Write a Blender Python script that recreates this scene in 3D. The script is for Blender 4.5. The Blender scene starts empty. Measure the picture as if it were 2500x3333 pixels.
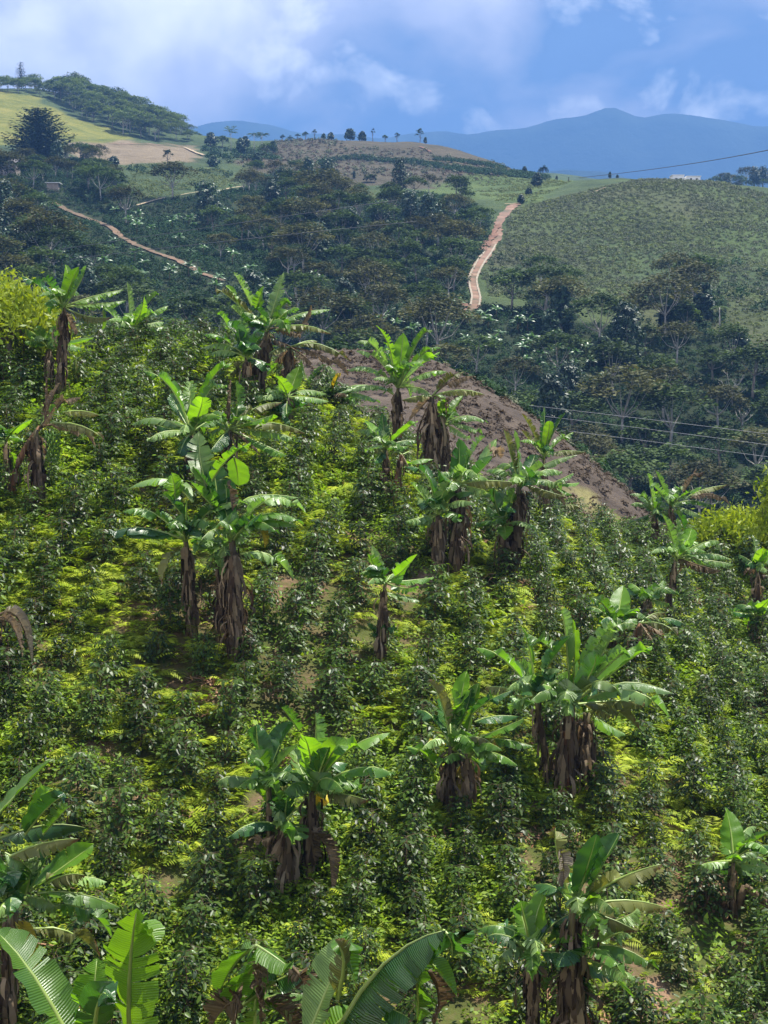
import bpy, math, random
import numpy as np
from mathutils import Vector, Matrix

# ------------------------------------------------------------------ camera, sky, sun, exposure
SC = bpy.context.scene
COL = SC.collection
PITCH = math.radians(-4.6)
FPX = 4814.0                                   # focal length in pixels of the 2500 px wide photograph
cam_data = bpy.data.cameras.new("camera")
cam_data.sensor_fit = 'HORIZONTAL'
cam_data.sensor_width = 36.0
cam_data.lens = FPX / 2500.0 * 36.0
cam_data.clip_start = 0.1
cam_data.clip_end = 20000
cam = bpy.data.objects.new("camera", cam_data)
COL.objects.link(cam)
cam.location = (0, 0, 0)
cam.rotation_euler = (math.radians(90) + PITCH, 0, 0)
SC.camera = cam

SUN_EL, SUN_AZ = math.radians(66), math.radians(62)   # azimuth from +Y towards +X
sun_dir = Vector((math.sin(SUN_AZ) * math.cos(SUN_EL), math.cos(SUN_AZ) * math.cos(SUN_EL), math.sin(SUN_EL)))
sl = bpy.data.lights.new("sun", 'SUN')
sl.energy = 5.0
sl.angle = math.radians(0.6)
sl.color = (1.0, 0.955, 0.86)
so = bpy.data.objects.new("sun", sl)
COL.objects.link(so)
so.rotation_euler = sun_dir.to_track_quat('Z', 'Y').to_euler()
so.location = (0, 0, 60)

W = bpy.data.worlds.new("World")
SC.world = W
W.use_nodes = True
wt = W.node_tree
for n in list(wt.nodes):
    wt.nodes.remove(n)
def wn(t, **k):
    n = wt.nodes.new(t)
    for a, b in k.items():
        setattr(n, a, b)
    return n
WL = wt.links.new
out = wn('ShaderNodeOutputWorld')
bg = wn('ShaderNodeBackground')
SKY_STRENGTH = 0.10
bg.inputs['Strength'].default_value = SKY_STRENGTH
sky = wn('ShaderNodeTexSky', sky_type='NISHITA', sun_disc=False)
sky.sun_elevation = SUN_EL
sky.sun_rotation = SUN_AZ
sky.altitude = 1700
sky.air_density = 1.0
sky.dust_density = 1.2
geo = wn('ShaderNodeTexCoord')
mp = wn('ShaderNodeMapping')
mp.inputs['Scale'].default_value = (1.0, 1.0, 1.35)
WL(geo.outputs['Generated'], mp.inputs['Vector'])
n1 = wn('ShaderNodeTexNoise')            # broad cloud masses
n1.inputs['Scale'].default_value = 5.5
n1.inputs['Detail'].default_value = 7
n1.inputs['Roughness'].default_value = 0.5
n1.inputs['Distortion'].default_value = 0.25
WL(mp.outputs['Vector'], n1.inputs['Vector'])
n2 = wn('ShaderNodeTexNoise')            # brighter torn puffs
n2.inputs['Scale'].default_value = 13.0
n2.inputs['Detail'].default_value = 8
n2.inputs['Roughness'].default_value = 0.55
n2.inputs['Distortion'].default_value = 0.3
WL(mp.outputs['Vector'], n2.inputs['Vector'])
r1 = wn('ShaderNodeValToRGB')
e = r1.color_ramp.elements
K = 0.88 / SKY_STRENGTH
def kc(r, g, b):
    return (r * K, g * K, b * K, 1)
e[0].position = 0.36; e[0].color = kc(0.10, 0.15, 0.27)
e[1].position = 0.70; e[1].color = kc(1.25, 1.20, 1.15)
a = e.new(0.45); a.color = kc(0.40, 0.40, 0.48)
a = e.new(0.56); a.color = kc(0.72, 0.69, 0.75)
sx = wn('ShaderNodeSeparateXYZ')
WL(geo.outputs['Generated'], sx.inputs[0])
gx = wn('ShaderNodeMath', operation='MULTIPLY_ADD')
gx.inputs[1].default_value = -0.28; WL(sx.outputs['X'], gx.inputs[0]); WL(n1.outputs['Fac'], gx.inputs[2])
gz_ = wn('ShaderNodeMath', operation='MULTIPLY_ADD')
gz_.inputs[1].default_value = 0.25; WL(sx.outputs['Z'], gz_.inputs[0]); WL(gx.outputs[0], gz_.inputs[2])
gs = wn('ShaderNodeMath', operation='SUBTRACT', use_clamp=True)
WL(gz_.outputs[0], gs.inputs[0]); gs.inputs[1].default_value = 0.05
WL(gs.outputs[0], r1.inputs['Fac'])
r2 = wn('ShaderNodeValToRGB')
r2.color_ramp.elements[0].position = 0.56; r2.color_ramp.elements[0].color = (0, 0, 0, 1)
r2.color_ramp.elements[1].position = 0.78; r2.color_ramp.elements[1].color = (1, 1, 1, 1)
WL(n2.outputs['Fac'], r2.inputs['Fac'])
mx = wn('ShaderNodeMix', data_type='RGBA')
WL(r2.outputs['Color'], mx.inputs['Factor'])
WL(r1.outputs['Color'], mx.inputs['A'])
mx.inputs['B'].default_value = kc(1.35, 1.30, 1.22)
# cloud cover thins where the cloud noise is low, letting the clear sky show
r3 = wn('ShaderNodeValToRGB')
r3.color_ramp.elements[0].position = 0.25; r3.color_ramp.elements[0].color = (0.72, 0.72, 0.72, 1)
r3.color_ramp.elements[1].position = 0.5; r3.color_ramp.elements[1].color = (0.97, 0.97, 0.97, 1)
WL(n1.outputs['Fac'], r3.inputs['Fac'])
mx2 = wn('ShaderNodeMix', data_type='RGBA')
WL(r3.outputs['Color'], mx2.inputs['Factor'])
WL(sky.outputs['Color'], mx2.inputs['A'])
WL(mx.outputs['Result'], mx2.inputs['B'])
# the cloud bank lies low over the mountains: it ends well below the zenith, where the sky is open
low = wn('ShaderNodeMapRange', interpolation_type='SMOOTHSTEP')
low.inputs['From Min'].default_value = 0.36; low.inputs['From Max'].default_value = 0.62
low.inputs['To Min'].default_value = 1.0; low.inputs['To Max'].default_value = 0.12
WL(sx.outputs['Z'], low.inputs['Value'])
mx3 = wn('ShaderNodeMix', data_type='RGBA')
WL(low.outputs[0], mx3.inputs['Factor'])
WL(sky.outputs['Color'], mx3.inputs['A'])
WL(mx2.outputs['Result'], mx3.inputs['B'])
WL(mx3.outputs['Result'], bg.inputs['Color'])
WL(bg.outputs['Background'], out.inputs['Surface'])

vs = SC.view_settings
SC.display_settings.display_device = 'sRGB'
vs.view_transform = 'Standard'
vs.look = 'None'
vs.exposure = 1.55
vs.gamma = 1.0
vs.use_curve_mapping = False
SC.cycles.max_bounces = 7
SC.cycles.diffuse_bounces = 3
SC.cycles.glossy_bounces = 2
SC.cycles.transmission_bounces = 4
SC.cycles.transparent_max_bounces = 4
SC.cycles.volume_bounces = 0
SC.cycles.use_denoising = True
SC.cycles.caustics_reflective = False
SC.cycles.caustics_refractive = False

# ------------------------------------------------------------------ pixel <-> world helpers (authoring coordinates of the photograph)
CP, SP = math.cos(PITCH), math.sin(PITCH)
def ray(sx, sy):
    a = (sx - 1250.0) / FPX
    b = (1666.5 - sy) / FPX
    return np.array([a, CP - b * SP, SP + b * CP])
def at(sx, sy, Y):
    d = ray(sx, sy)
    return d * (Y / d[1])
VS = 2500.0 / 1659.0
def atv(vx, vy, Y):
    return at(vx * VS, vy * VS, Y)
def proj(p):
    """world points (n,3) -> 1659-wide view pixels"""
    p = np.atleast_2d(p)
    f = p[:, 1] * CP + p[:, 2] * SP
    u = -p[:, 1] * SP + p[:, 2] * CP
    f = np.maximum(f, 1e-3)
    return np.stack([(1250 + p[:, 0] / f * FPX) / VS, (1666.5 - u / f * FPX) / VS], 1)

class Surf:
    """smooth heightfield z(x, y) through control points given as (view x, view y, distance)"""
    def __init__(self, pts, lam=1e-4, extra=(), veg=0.0):
        P = np.array([atv(*p) - np.array([0, 0, veg]) for p in pts] + [np.array(e, float) for e in extra])
        self.s = s = np.abs(P[:, :2]).max()
        self.P = P[:, :2] / s
        n = len(P)
        d = np.linalg.norm(self.P[:, None] - self.P[None], axis=2)
        Kk = self.phi(d) + lam * np.eye(n)
        A = np.zeros((n + 3, n + 3))
        A[:n, :n] = Kk
        A[:n, n] = 1; A[:n, n + 1:] = self.P
        A[n, :n] = 1; A[n + 1:, :n] = self.P.T
        self.w = np.linalg.solve(A, np.concatenate([P[:, 2], np.zeros(3)]))
    @staticmethod
    def phi(d):
        return np.where(d > 1e-9, d * d * np.log(np.maximum(d, 1e-9)), 0)
    def z(self, x, y):
        x = np.asarray(x, float); y = np.asarray(y, float)
        sh = x.shape
        q = np.stack([x.ravel(), y.ravel()], 1) / self.s
        o = np.empty(len(q))
        n = len(self.P)
        for i in range(0, len(q), 20000):
            c = q[i:i + 20000]
            d = np.linalg.norm(c[:, None] - self.P[None], axis=2)
            o[i:i + 20000] = self.phi(d) @ self.w[:n] + self.w[n] + c @ self.w[n + 1:]
        return o.reshape(sh)
    def hit(self, vx, vy, y0, y1, lift=0.0, n=500):
        d = ray(vx * VS, vy * VS)
        Y = np.linspace(y0, y1, n)
        p = d[None] * (Y / d[1])[:, None]
        g = p[:, 2] - lift - self.z(p[:, 0], p[:, 1])
        k = np.where(g < 0)[0]
        if len(k) == 0:
            k = int(np.argmin(g))
        else:
            k = int(k[0])
        return p[k]

RW = np.array([[-1.0, 0]])
NEAR = Surf([
    (0, 2212, 23), (830, 2212, 24), (1659, 2212, 25),
    (0, 1900, 26), (830, 1900, 27.5), (1659, 1900, 29.5),
    (0, 1500, 31), (830, 1500, 33), (1659, 1500, 38),
    (0, 1150, 36), (830, 1150, 40), (1250, 1240, 41), (1659, 1260, 50), (1659, 1165, 54), (1450, 1160, 52),
    (0, 900, 41), (830, 960, 46), (1100, 1085, 49), (1250, 1112, 51),
    (0, 745, 46), (250, 740, 48), (450, 725, 50), (560, 745, 51), (700, 875, 49), (850, 925, 50), (1000, 1000, 50),
    (0, 830, 60), (450, 800, 62), (700, 930, 60), (1000, 1090, 60), (1250, 1190, 62), (1659, 1240, 66),
], 1e-5, extra=[(-8, 12, -10.8), (0, 12, -11.0), (9, 12, -11.2), (-8, 6, -7), (0, 6, -7), (9, 6, -7.2), (-8, 1, -2.4), (0, 1, -2.2), (9, 1, -2.4),
                (-30, 30, -6), (-30, 45, 0.5), (34, 30, -9.3), (36, 45, -6.5), (0, 85, -9), (-35, 85, -6), (40, 85, -14)], veg=0.8)
SPUR = Surf([
    (200, 790, 104), (450, 775, 104), (740, 768, 101), (850, 772, 100), (930, 785, 98), (1000, 808, 96), (1100, 872, 93), (1200, 940, 90), (1300, 1025, 86), (1390, 1130, 82), (1480, 1290, 78),
    (450, 900, 80), (900, 930, 75), (1100, 1010, 73), (1250, 1110, 70), (1390, 1220, 67),
    (450, 850, 135), (900, 880, 132), (1100, 980, 126), (1200, 1060, 124), (1390, 1270, 115),
], 1e-5)
HILL = Surf([
    (1659, 1150, 165), (1500, 1130, 170), (1350, 1040, 185), (1659, 1000, 195), (1659, 900, 215), (1400, 900, 212), (1200, 850, 218), (1000, 850, 205), (700, 800, 200), (300, 780, 190), (0, 760, 185),
    (1659, 780, 240), (1400, 780, 242), (1200, 720, 252), (1659, 650, 285), (1450, 620, 292), (1250, 600, 300), (1100, 650, 278),
    (1659, 520, 340), (1450, 500, 350), (1250, 490, 352), (1150, 470, 362), (1659, 428, 395), (1550, 402, 402), (1400, 393, 410), (1300, 408, 420),
    (1000, 650, 272), (900, 570, 305), (1000, 500, 355), (1065, 455, 380), (1200, 392, 470), (1120, 376, 530), (1000, 400, 480), (1000, 355, 560),
    (800, 700, 248), (600, 650, 250), (400, 660, 232), (200, 620, 238), (0, 620, 225), (600, 560, 296), (750, 500, 335), (850, 450, 375), (600, 450, 365), (480, 410, 400), (300, 455, 350), (300, 370, 430), (130, 470, 330), (0, 470, 318), (0, 410, 360), (150, 370, 420),
    (840, 302, 655), (720, 308, 645), (600, 322, 620), (950, 314, 655), (1050, 347, 615), (900, 352, 570), (700, 358, 560), (560, 352, 520), (750, 400, 450),
    (430, 332, 560), (300, 315, 560), (160, 315, 545), (0, 325, 510),
    (0, 207, 690), (100, 216, 700), (0, 262, 600), (150, 272, 620), (300, 262, 690), (420, 318, 640), (250, 228, 750), (60, 204, 760), (180, 212, 760), (340, 264, 740),
    (1659, 470, 520), (1400, 450, 540), (1200, 440, 640), (840, 345, 850), (1050, 395, 800), (550, 360, 800), (430, 370, 850), (200, 290, 950), (0, 280, 950),
], 2e-6)
# ------------------------------------------------------------------ materials
def mat(name):
    m = bpy.data.materials.new(name)
    m.use_nodes = True
    nt = m.node_tree
    for n in list(nt.nodes):
        nt.nodes.remove(n)
    o = nt.nodes.new('ShaderNodeOutputMaterial')
    return m, nt, o
class NB:
    """tiny node builder"""
    def __init__(self, nt):
        self.nt = nt
    def n(self, t, ins=None, **k):
        x = self.nt.nodes.new(t)
        for a, b in k.items():
            setattr(x, a, b)
        for a, b in (ins or {}).items():
            if isinstance(b, bpy.types.NodeSocket):
                self.nt.links.new(b, x.inputs[a])
            else:
                x.inputs[a].default_value = b
        return x
    def noise(self, scale, detail=4, rough=0.55, vec=None, dist=0.0):
        ins = {'Scale': scale, 'Detail': detail, 'Roughness': rough, 'Distortion': dist}
        if vec is not None:
            ins['Vector'] = vec
        return self.n('ShaderNodeTexNoise', ins).outputs['Fac']
    def ramp(self, fac, stops):
        r = self.n('ShaderNodeValToRGB', {'Fac': fac})
        el = r.color_ramp.elements
        while len(el) < len(stops):
            el.new(0.5)
        for i, (p, c) in enumerate(stops):
            el[i].position = p
            el[i].color = c if len(c) == 4 else (*c, 1)
        return r.outputs['Color']
    def mix(self, f, a, b, blend='MIX'):
        x = self.n('ShaderNodeMix', data_type='RGBA', blend_type=blend)
        for key, v in (('Factor', f), ('A', a), ('B', b)):
            if isinstance(v, bpy.types.NodeSocket):
                self.nt.links.new(v, x.inputs[key])
            elif key == 'Factor':
                x.inputs[key].default_value = v
            else:
                x.inputs[key].default_value = (*v, 1) if len(v) == 3 else v
        return x.outputs['Result']
    def math(self, op, a, b=0.0):
        return self.n('ShaderNodeMath', {0: a, 1: b}, operation=op).outputs[0]
    def attr(self, name):
        return self.n('ShaderNodeAttribute', attribute_name=name)

def leaf_mat(name, dark, light, trans, tw=0.35, rough=0.35, spec=0.5, vein=None, dry=None, objvar=0.25):
    """leaf: colour runs dark->light with the per-leaf 'tint' attribute, some light passes through the blade"""
    m, nt, o = mat(name)
    b = NB(nt)
    t = b.attr('tint').outputs['Fac']
    c = b.ramp(t, [(0.0, dark), (1.0, light)])
    rnd = b.n('ShaderNodeObjectInfo').outputs['Random']
    v = b.n('ShaderNodeMapRange', {'Value': rnd, 'To Min': 1 - objvar, 'To Max': 1 + objvar}).outputs[0]
    if vein is not None:
        uv = b.n('ShaderNodeUVMap').outputs['UV']
        w = b.n('ShaderNodeTexWave', {'Vector': uv, 'Scale': vein, 'Distortion': 0.6, 'Detail': 2.0, 'Detail Scale': 2.0}, bands_direction='X').outputs['Fac']
        c = b.mix(0.35, c, b.ramp(w, [(0.2, (0.55, 0.55, 0.5)), (0.9, (1.25, 1.25, 1.15))]), 'MULTIPLY')
        nz = b.noise(2.3, 5, 0.6, b.n('ShaderNodeTexCoord').outputs['Object'])
        c = b.mix(0.5, c, b.ramp(nz, [(0.3, (0.6, 0.68, 0.6)), (0.7, (1.3, 1.2, 1.1))]), 'MULTIPLY')
    if dry is not None:
        d = b.attr('dry').outputs['Fac']
        nz2 = b.noise(9.0, 4, 0.6, b.n('ShaderNodeTexCoord').outputs['Object'])
        d = b.math('ADD', d, b.math('MULTIPLY', b.math('SUBTRACT', nz2, 0.5), 0.6))
        f = b.ramp(d, [(0.42, (0, 0, 0)), (0.62, (1, 1, 1))])
        c = b.mix(f, c, dry)
    cv = b.n('ShaderNodeHueSaturation', {'Color': c, 'Value': v}).outputs['Color']
    ins = {'Base Color': cv, 'Roughness': rough, 'Specular IOR Level': spec}
    if vein is not None:
        bp = b.n('ShaderNodeBump', {'Strength': 0.35, 'Distance': 0.02, 'Height': w})
        ins['Normal'] = bp.outputs['Normal']
    p = b.n('ShaderNodeBsdfPrincipled', ins)
    tc = b.n('ShaderNodeMix', {'Factor': 1.0, 'A': cv, 'B': (*trans, 1)}, data_type='RGBA', blend_type='MULTIPLY').outputs['Result']
    tr = b.n('ShaderNodeBsdfTranslucent', {'Color': tc})
    mxs = b.n('ShaderNodeMixShader', {0: tw, 1: p.outputs[0], 2: tr.outputs[0]})
    nt.links.new(mxs.outputs[0], o.inputs['Surface'])
    return m
def plain_mat(name, stops, scale, rough=0.85, detail=6, bump=0.4, stretch=(1, 1, 1), dist=0.0, spec=0.3):
    m, nt, o = mat(name)
    b = NB(nt)
    tc = b.n('ShaderNodeTexCoord').outputs['Object']
    mpn = b.n('ShaderNodeMapping', {'Vector': tc, 'Scale': stretch}).outputs['Vector']
    nz = b.noise(scale, detail, 0.6, mpn, dist)
    c = b.ramp(nz, stops)
    bp = b.n('ShaderNodeBump', {'Strength': bump, 'Distance': 0.05, 'Height': nz})
    p = b.n('ShaderNodeBsdfPrincipled', {'Base Color': c, 'Roughness': rough, 'Normal': bp.outputs['Normal'], 'Specular IOR Level': spec})
    nt.links.new(p.outputs[0], o.inputs['Surface'])
    return m

DRY = (0.13, 0.068, 0.028)
YG = (1.6, 1.7, 0.55)
M_coffee = leaf_mat('coffee_leaf', (0.015, 0.036, 0.008), (0.16, 0.26, 0.016), (1.6, 1.7, 0.4), 0.24, 0.40, 0.22, objvar=0.35)
M_fern = leaf_mat('fern_leaf', (0.15, 0.23, 0.012), (0.42, 0.47, 0.035), (1.3, 1.4, 0.6), 0.42, 0.6, 0.2, objvar=0.3)
M_weed = leaf_mat('weed_leaf', (0.065, 0.135, 0.010), (0.26, 0.36, 0.022), (1.4, 1.5, 0.6), 0.4, 0.5, 0.3, objvar=0.3)
BAN = {
    'g': leaf_mat('banana_leaf_green', (0.055, 0.135, 0.018), (0.13, 0.26, 0.028), YG, 0.40, 0.30, 0.55, vein=30, dry=DRY),
    'b': leaf_mat('banana_leaf_bright', (0.08, 0.20, 0.018), (0.17, 0.33, 0.025), (1.7, 1.6, 0.45), 0.5, 0.35, 0.45, vein=30, dry=DRY),  # brighter green, the glow of backlit blades is put into the colour
    'p': leaf_mat('banana_leaf_waxy', (0.11, 0.21, 0.055), (0.24, 0.35, 0.11), (1.3, 1.6, 0.5), 0.32, 0.33, 0.6, vein=30, dry=DRY),
    'k': leaf_mat('banana_leaf_dark', (0.024, 0.080, 0.018), (0.055, 0.15, 0.026), YG, 0.32, 0.27, 0.6, vein=30, dry=DRY),  # deeper green, the shade on turned blades is put into the colour
    'o': leaf_mat('banana_leaf_olive', (0.10, 0.12, 0.03), (0.19, 0.20, 0.05), (1.4, 1.3, 0.6), 0.3, 0.45, 0.4, vein=30, dry=DRY),
    'd': leaf_mat('banana_leaf_withered', (0.045, 0.028, 0.018), (0.34, 0.26, 0.18), (1.2, 1.0, 0.7), 0.25, 0.8, 0.15, vein=18),
    'y': leaf_mat('banana_leaf_yellow', (0.33, 0.27, 0.015), (0.55, 0.45, 0.03), (1.3, 1.1, 0.5), 0.4, 0.4, 0.4, vein=20),
    'w': leaf_mat('banana_leaf_bleached', (0.20, 0.17, 0.13), (0.42, 0.37, 0.30), (1.2, 1.1, 0.9), 0.15, 0.85, 0.1, vein=18),
}
M_midrib = leaf_mat('banana_midrib', (0.16, 0.25, 0.05), (0.30, 0.38, 0.09), (1, 1, 1), 0.1, 0.4, 0.5)
M_deadrib = plain_mat('withered_midrib', [(0.3, (0.05, 0.032, 0.018)), (0.7, (0.17, 0.12, 0.065))], 9)
M_stem = plain_mat('pseudostem_sheath', [(0.3, (0.022, 0.018, 0.010)), (0.48, (0.075, 0.055, 0.026)), (0.6, (0.12, 0.105, 0.035)), (0.75, (0.15, 0.17, 0.05))], 7, 0.6, 6, 0.5, (3, 3, 0.25))
M_redstem = plain_mat('pseudostem_rusty', [(0.3, (0.03, 0.014, 0.008)), (0.5, (0.13, 0.055, 0.022)), (0.7, (0.26, 0.14, 0.05))], 8, 0.6, 6, 0.5, (3, 3, 0.2))
M_greenstem = plain_mat('young_pseudostem', [(0.3, (0.06, 0.055, 0.02)), (0.5, (0.13, 0.14, 0.04)), (0.7, (0.19, 0.24, 0.06))], 6, 0.5, 5, 0.3, (3, 3, 0.3))
M_fruit = plain_mat('green_banana_fruit', [(0.3, (0.05, 0.12, 0.015)), (0.7, (0.12, 0.22, 0.03))], 6, 0.4, 3, 0.1)
M_bud = plain_mat('purple_flower_bud', [(0.3, (0.05, 0.012, 0.02)), (0.7, (0.12, 0.03, 0.04))], 20, 0.4, 3, 0.2)
M_bark = plain_mat('grey_bark', [(0.3, (0.07, 0.06, 0.05)), (0.7, (0.24, 0.22, 0.19))], 2.5, 0.9, 6, 0.5, (2, 2, 0.4))
M_palebark = plain_mat('pale_bark', [(0.3, (0.18, 0.17, 0.15)), (0.7, (0.42, 0.40, 0.36))], 2.5, 0.9, 6, 0.5, (2, 2, 0.4))
M_twig = plain_mat('coffee_twig', [(0.3, (0.05, 0.035, 0.02)), (0.7, (0.12, 0.09, 0.05))], 20, 0.9)
M_shade = leaf_mat('shade_tree_leaf', (0.013, 0.030, 0.012), (0.075, 0.112, 0.032), (1.4, 1.5, 0.6), 0.2, 0.7, 0.1, objvar=0.35)
M_shadeolive = leaf_mat('olive_tree_leaf', (0.024, 0.032, 0.013), (0.105, 0.105, 0.042), (1.4, 1.4, 0.6), 0.2, 0.7, 0.1, objvar=0.3)
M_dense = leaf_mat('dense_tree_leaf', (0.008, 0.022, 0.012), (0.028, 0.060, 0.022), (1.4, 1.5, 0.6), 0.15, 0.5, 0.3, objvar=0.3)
M_conifer = leaf_mat('conifer_needle', (0.007, 0.020, 0.009), (0.028, 0.055, 0.020), (1.2, 1.3, 0.7), 0.1, 0.6, 0.25)
M_farban = leaf_mat('far_banana_leaf', (0.05, 0.11, 0.04), (0.11, 0.18, 0.075), (1.2, 1.5, 0.6), 0.25, 0.4, 0.5, objvar=0.25)
M_bushdark = leaf_mat('valley_bush_leaf', (0.007, 0.022, 0.009), (0.030, 0.066, 0.018), (1.3, 1.5, 0.6), 0.15, 0.75, 0.1, objvar=0.4)
M_knoll_sunlit = leaf_mat('knoll_leaf_sunlit', (0.035, 0.060, 0.026), (0.14, 0.18, 0.065), (1.4, 1.5, 0.6), 0.25, 0.6, 0.25, objvar=0.35)  # lighter green for the knoll crowns: sunlight and haze put into the colour
M_scrub = leaf_mat('hill_scrub_leaf', (0.022, 0.034, 0.015), (0.085, 0.105, 0.034), (1.3, 1.4, 0.6), 0.15, 0.6, 0.25, objvar=0.4)
M_grassblade = leaf_mat('grass_tuft_leaf', (0.06, 0.09, 0.022), (0.14, 0.16, 0.045), (1.2, 1.2, 0.7), 0.25, 0.7, 0.2, objvar=0.3)
M_drytuft = leaf_mat('dry_tuft_leaf', (0.045, 0.034, 0.024), (0.13, 0.098, 0.068), (1.2, 1.1, 0.8), 0.15, 0.8, 0.15, objvar=0.3)
M_yellowtree = leaf_mat('yellow_tree_leaf', (0.12, 0.20, 0.012), (0.33, 0.40, 0.03), (1.3, 1.2, 0.5), 0.4, 0.5, 0.3, objvar=0.15)
M_concrete = plain_mat('pale_concrete', [(0.3, (0.18, 0.15, 0.11)), (0.7, (0.30, 0.26, 0.20))], 0.8, 0.9, 6, 0.2)
M_sandroad = plain_mat('sandy_road', [(0.3, (0.20, 0.15, 0.09)), (0.7, (0.36, 0.28, 0.18))], 0.5, 0.95, 6, 0.3)
M_redsoil = plain_mat('red_soil', [(0.3, (0.08, 0.045, 0.03)), (0.5, (0.14, 0.072, 0.046)), (0.7, (0.20, 0.11, 0.07))], 0.5, 0.95, 6, 0.4)
M_track = plain_mat('track_soil', [(0.28, (0.05, 0.055, 0.025)), (0.42, (0.12, 0.085, 0.055)), (0.55, (0.19, 0.11, 0.075)), (0.7, (0.25, 0.19, 0.135))], 0.28, 0.95, 8, 0.4)
M_brownpath = plain_mat('brown_path_soil', [(0.3, (0.065, 0.050, 0.028)), (0.55, (0.13, 0.085, 0.05)), (0.75, (0.21, 0.11, 0.06))], 0.35, 0.95, 7, 0.4)
M_cable = plain_mat('steel_cable', [(0.3, (0.20, 0.21, 0.22)), (0.7, (0.32, 0.33, 0.34))], 1.0, 0.5, 2, 0.0)
M_darkcable = plain_mat('black_cable', [(0.3, (0.02, 0.025, 0.03)), (0.7, (0.04, 0.045, 0.05))], 1.0, 0.6, 2, 0.0)
M_white = plain_mat('white_render', [(0.3, (0.72, 0.72, 0.70)), (0.7, (0.82, 0.82, 0.80))], 0.7, 0.8, 4, 0.1)
M_tin = plain_mat('weathered_tin', [(0.3, (0.07, 0.065, 0.06)), (0.7, (0.16, 0.14, 0.13))], 1.5, 0.5, 5, 0.2)
M_brick = plain_mat('house_wall_paint', [(0.3, (0.16, 0.13, 0.10)), (0.7, (0.28, 0.24, 0.20))], 1.2, 0.9, 5, 0.2)
M_dark = plain_mat('dark_opening', [(0.3, (0.012, 0.012, 0.014)), (0.7, (0.03, 0.03, 0.032))], 2, 0.4, 3, 0.0)

def ground_mat(name, layers, scale, bump=0.6, bumpd=0.2):
    """layers: list of (attribute or None, [ramp stops], noise scale)"""
    m, nt, o = mat(name)
    b = NB(nt)
    tc = b.n('ShaderNodeTexCoord').outputs['Object']
    c = None
    for at_, stops, ns in layers:
        nz = b.noise(ns, 8, 0.62, tc, 0.4)
        cc = b.ramp(nz, stops)
        if c is None:
            c = cc
        else:
            c = b.mix(b.attr(at_).outputs['Fac'], c, cc)
    nb = b.noise(scale, 8, 0.65, tc)
    bp = b.n('ShaderNodeBump', {'Strength': bump, 'Distance': bumpd, 'Height': nb})
    p = b.n('ShaderNodeBsdfPrincipled', {'Base Color': c, 'Roughness': 0.95, 'Normal': bp.outputs['Normal'], 'Specular IOR Level': 0.15})
    nt.links.new(p.outputs[0], o.inputs['Surface'])
    return m
M_near = ground_mat('plantation_soil', [(None, [(0.25, (0.035, 0.030, 0.012)), (0.45, (0.07, 0.085, 0.02)), (0.58, (0.12, 0.085, 0.045)), (0.72, (0.26, 0.16, 0.10))], 1.1)], 6, 0.8, 0.1)
M_spur = ground_mat('bare_spur_soil', [
    (None, [(0.25, (0.042, 0.033, 0.025)), (0.5, (0.078, 0.060, 0.046)), (0.75, (0.125, 0.098, 0.074))], 0.5),
    ('grass', [(0.3, (0.14, 0.13, 0.05)), (0.7, (0.27, 0.24, 0.10))], 0.5)], 1.5, 0.9, 0.5)
M_hill = ground_mat('hill_ground', [
    (None, [(0.25, (0.020, 0.034, 0.014)), (0.5, (0.040, 0.062, 0.022)), (0.75, (0.07, 0.095, 0.032))], 0.06),
    ('forest', [(0.3, (0.008, 0.014, 0.006)), (0.7, (0.025, 0.036, 0.013))], 0.2),
    ('brown', [(0.25, (0.034, 0.034, 0.019)), (0.5, (0.060, 0.052, 0.032)), (0.75, (0.095, 0.078, 0.050))], 0.09),
    ('field', [(0.3, (0.12, 0.093, 0.058)), (0.7, (0.19, 0.15, 0.098))], 0.12),
    ('pasture', [(0.3, (0.07, 0.09, 0.02)), (0.5, (0.13, 0.135, 0.026)), (0.7, (0.20, 0.18, 0.04))], 0.07),
    ('grass', [(0.3, (0.042, 0.07, 0.02)), (0.7, (0.08, 0.11, 0.03))], 0.08)], 0.25, 0.8, 2.0)
M_mountain = ground_mat('mountain_forest', [(None, [(0.3, (0.012, 0.028, 0.020)), (0.7, (0.045, 0.07, 0.045))], 0.004)], 0.01, 0.6, 30)
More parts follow.
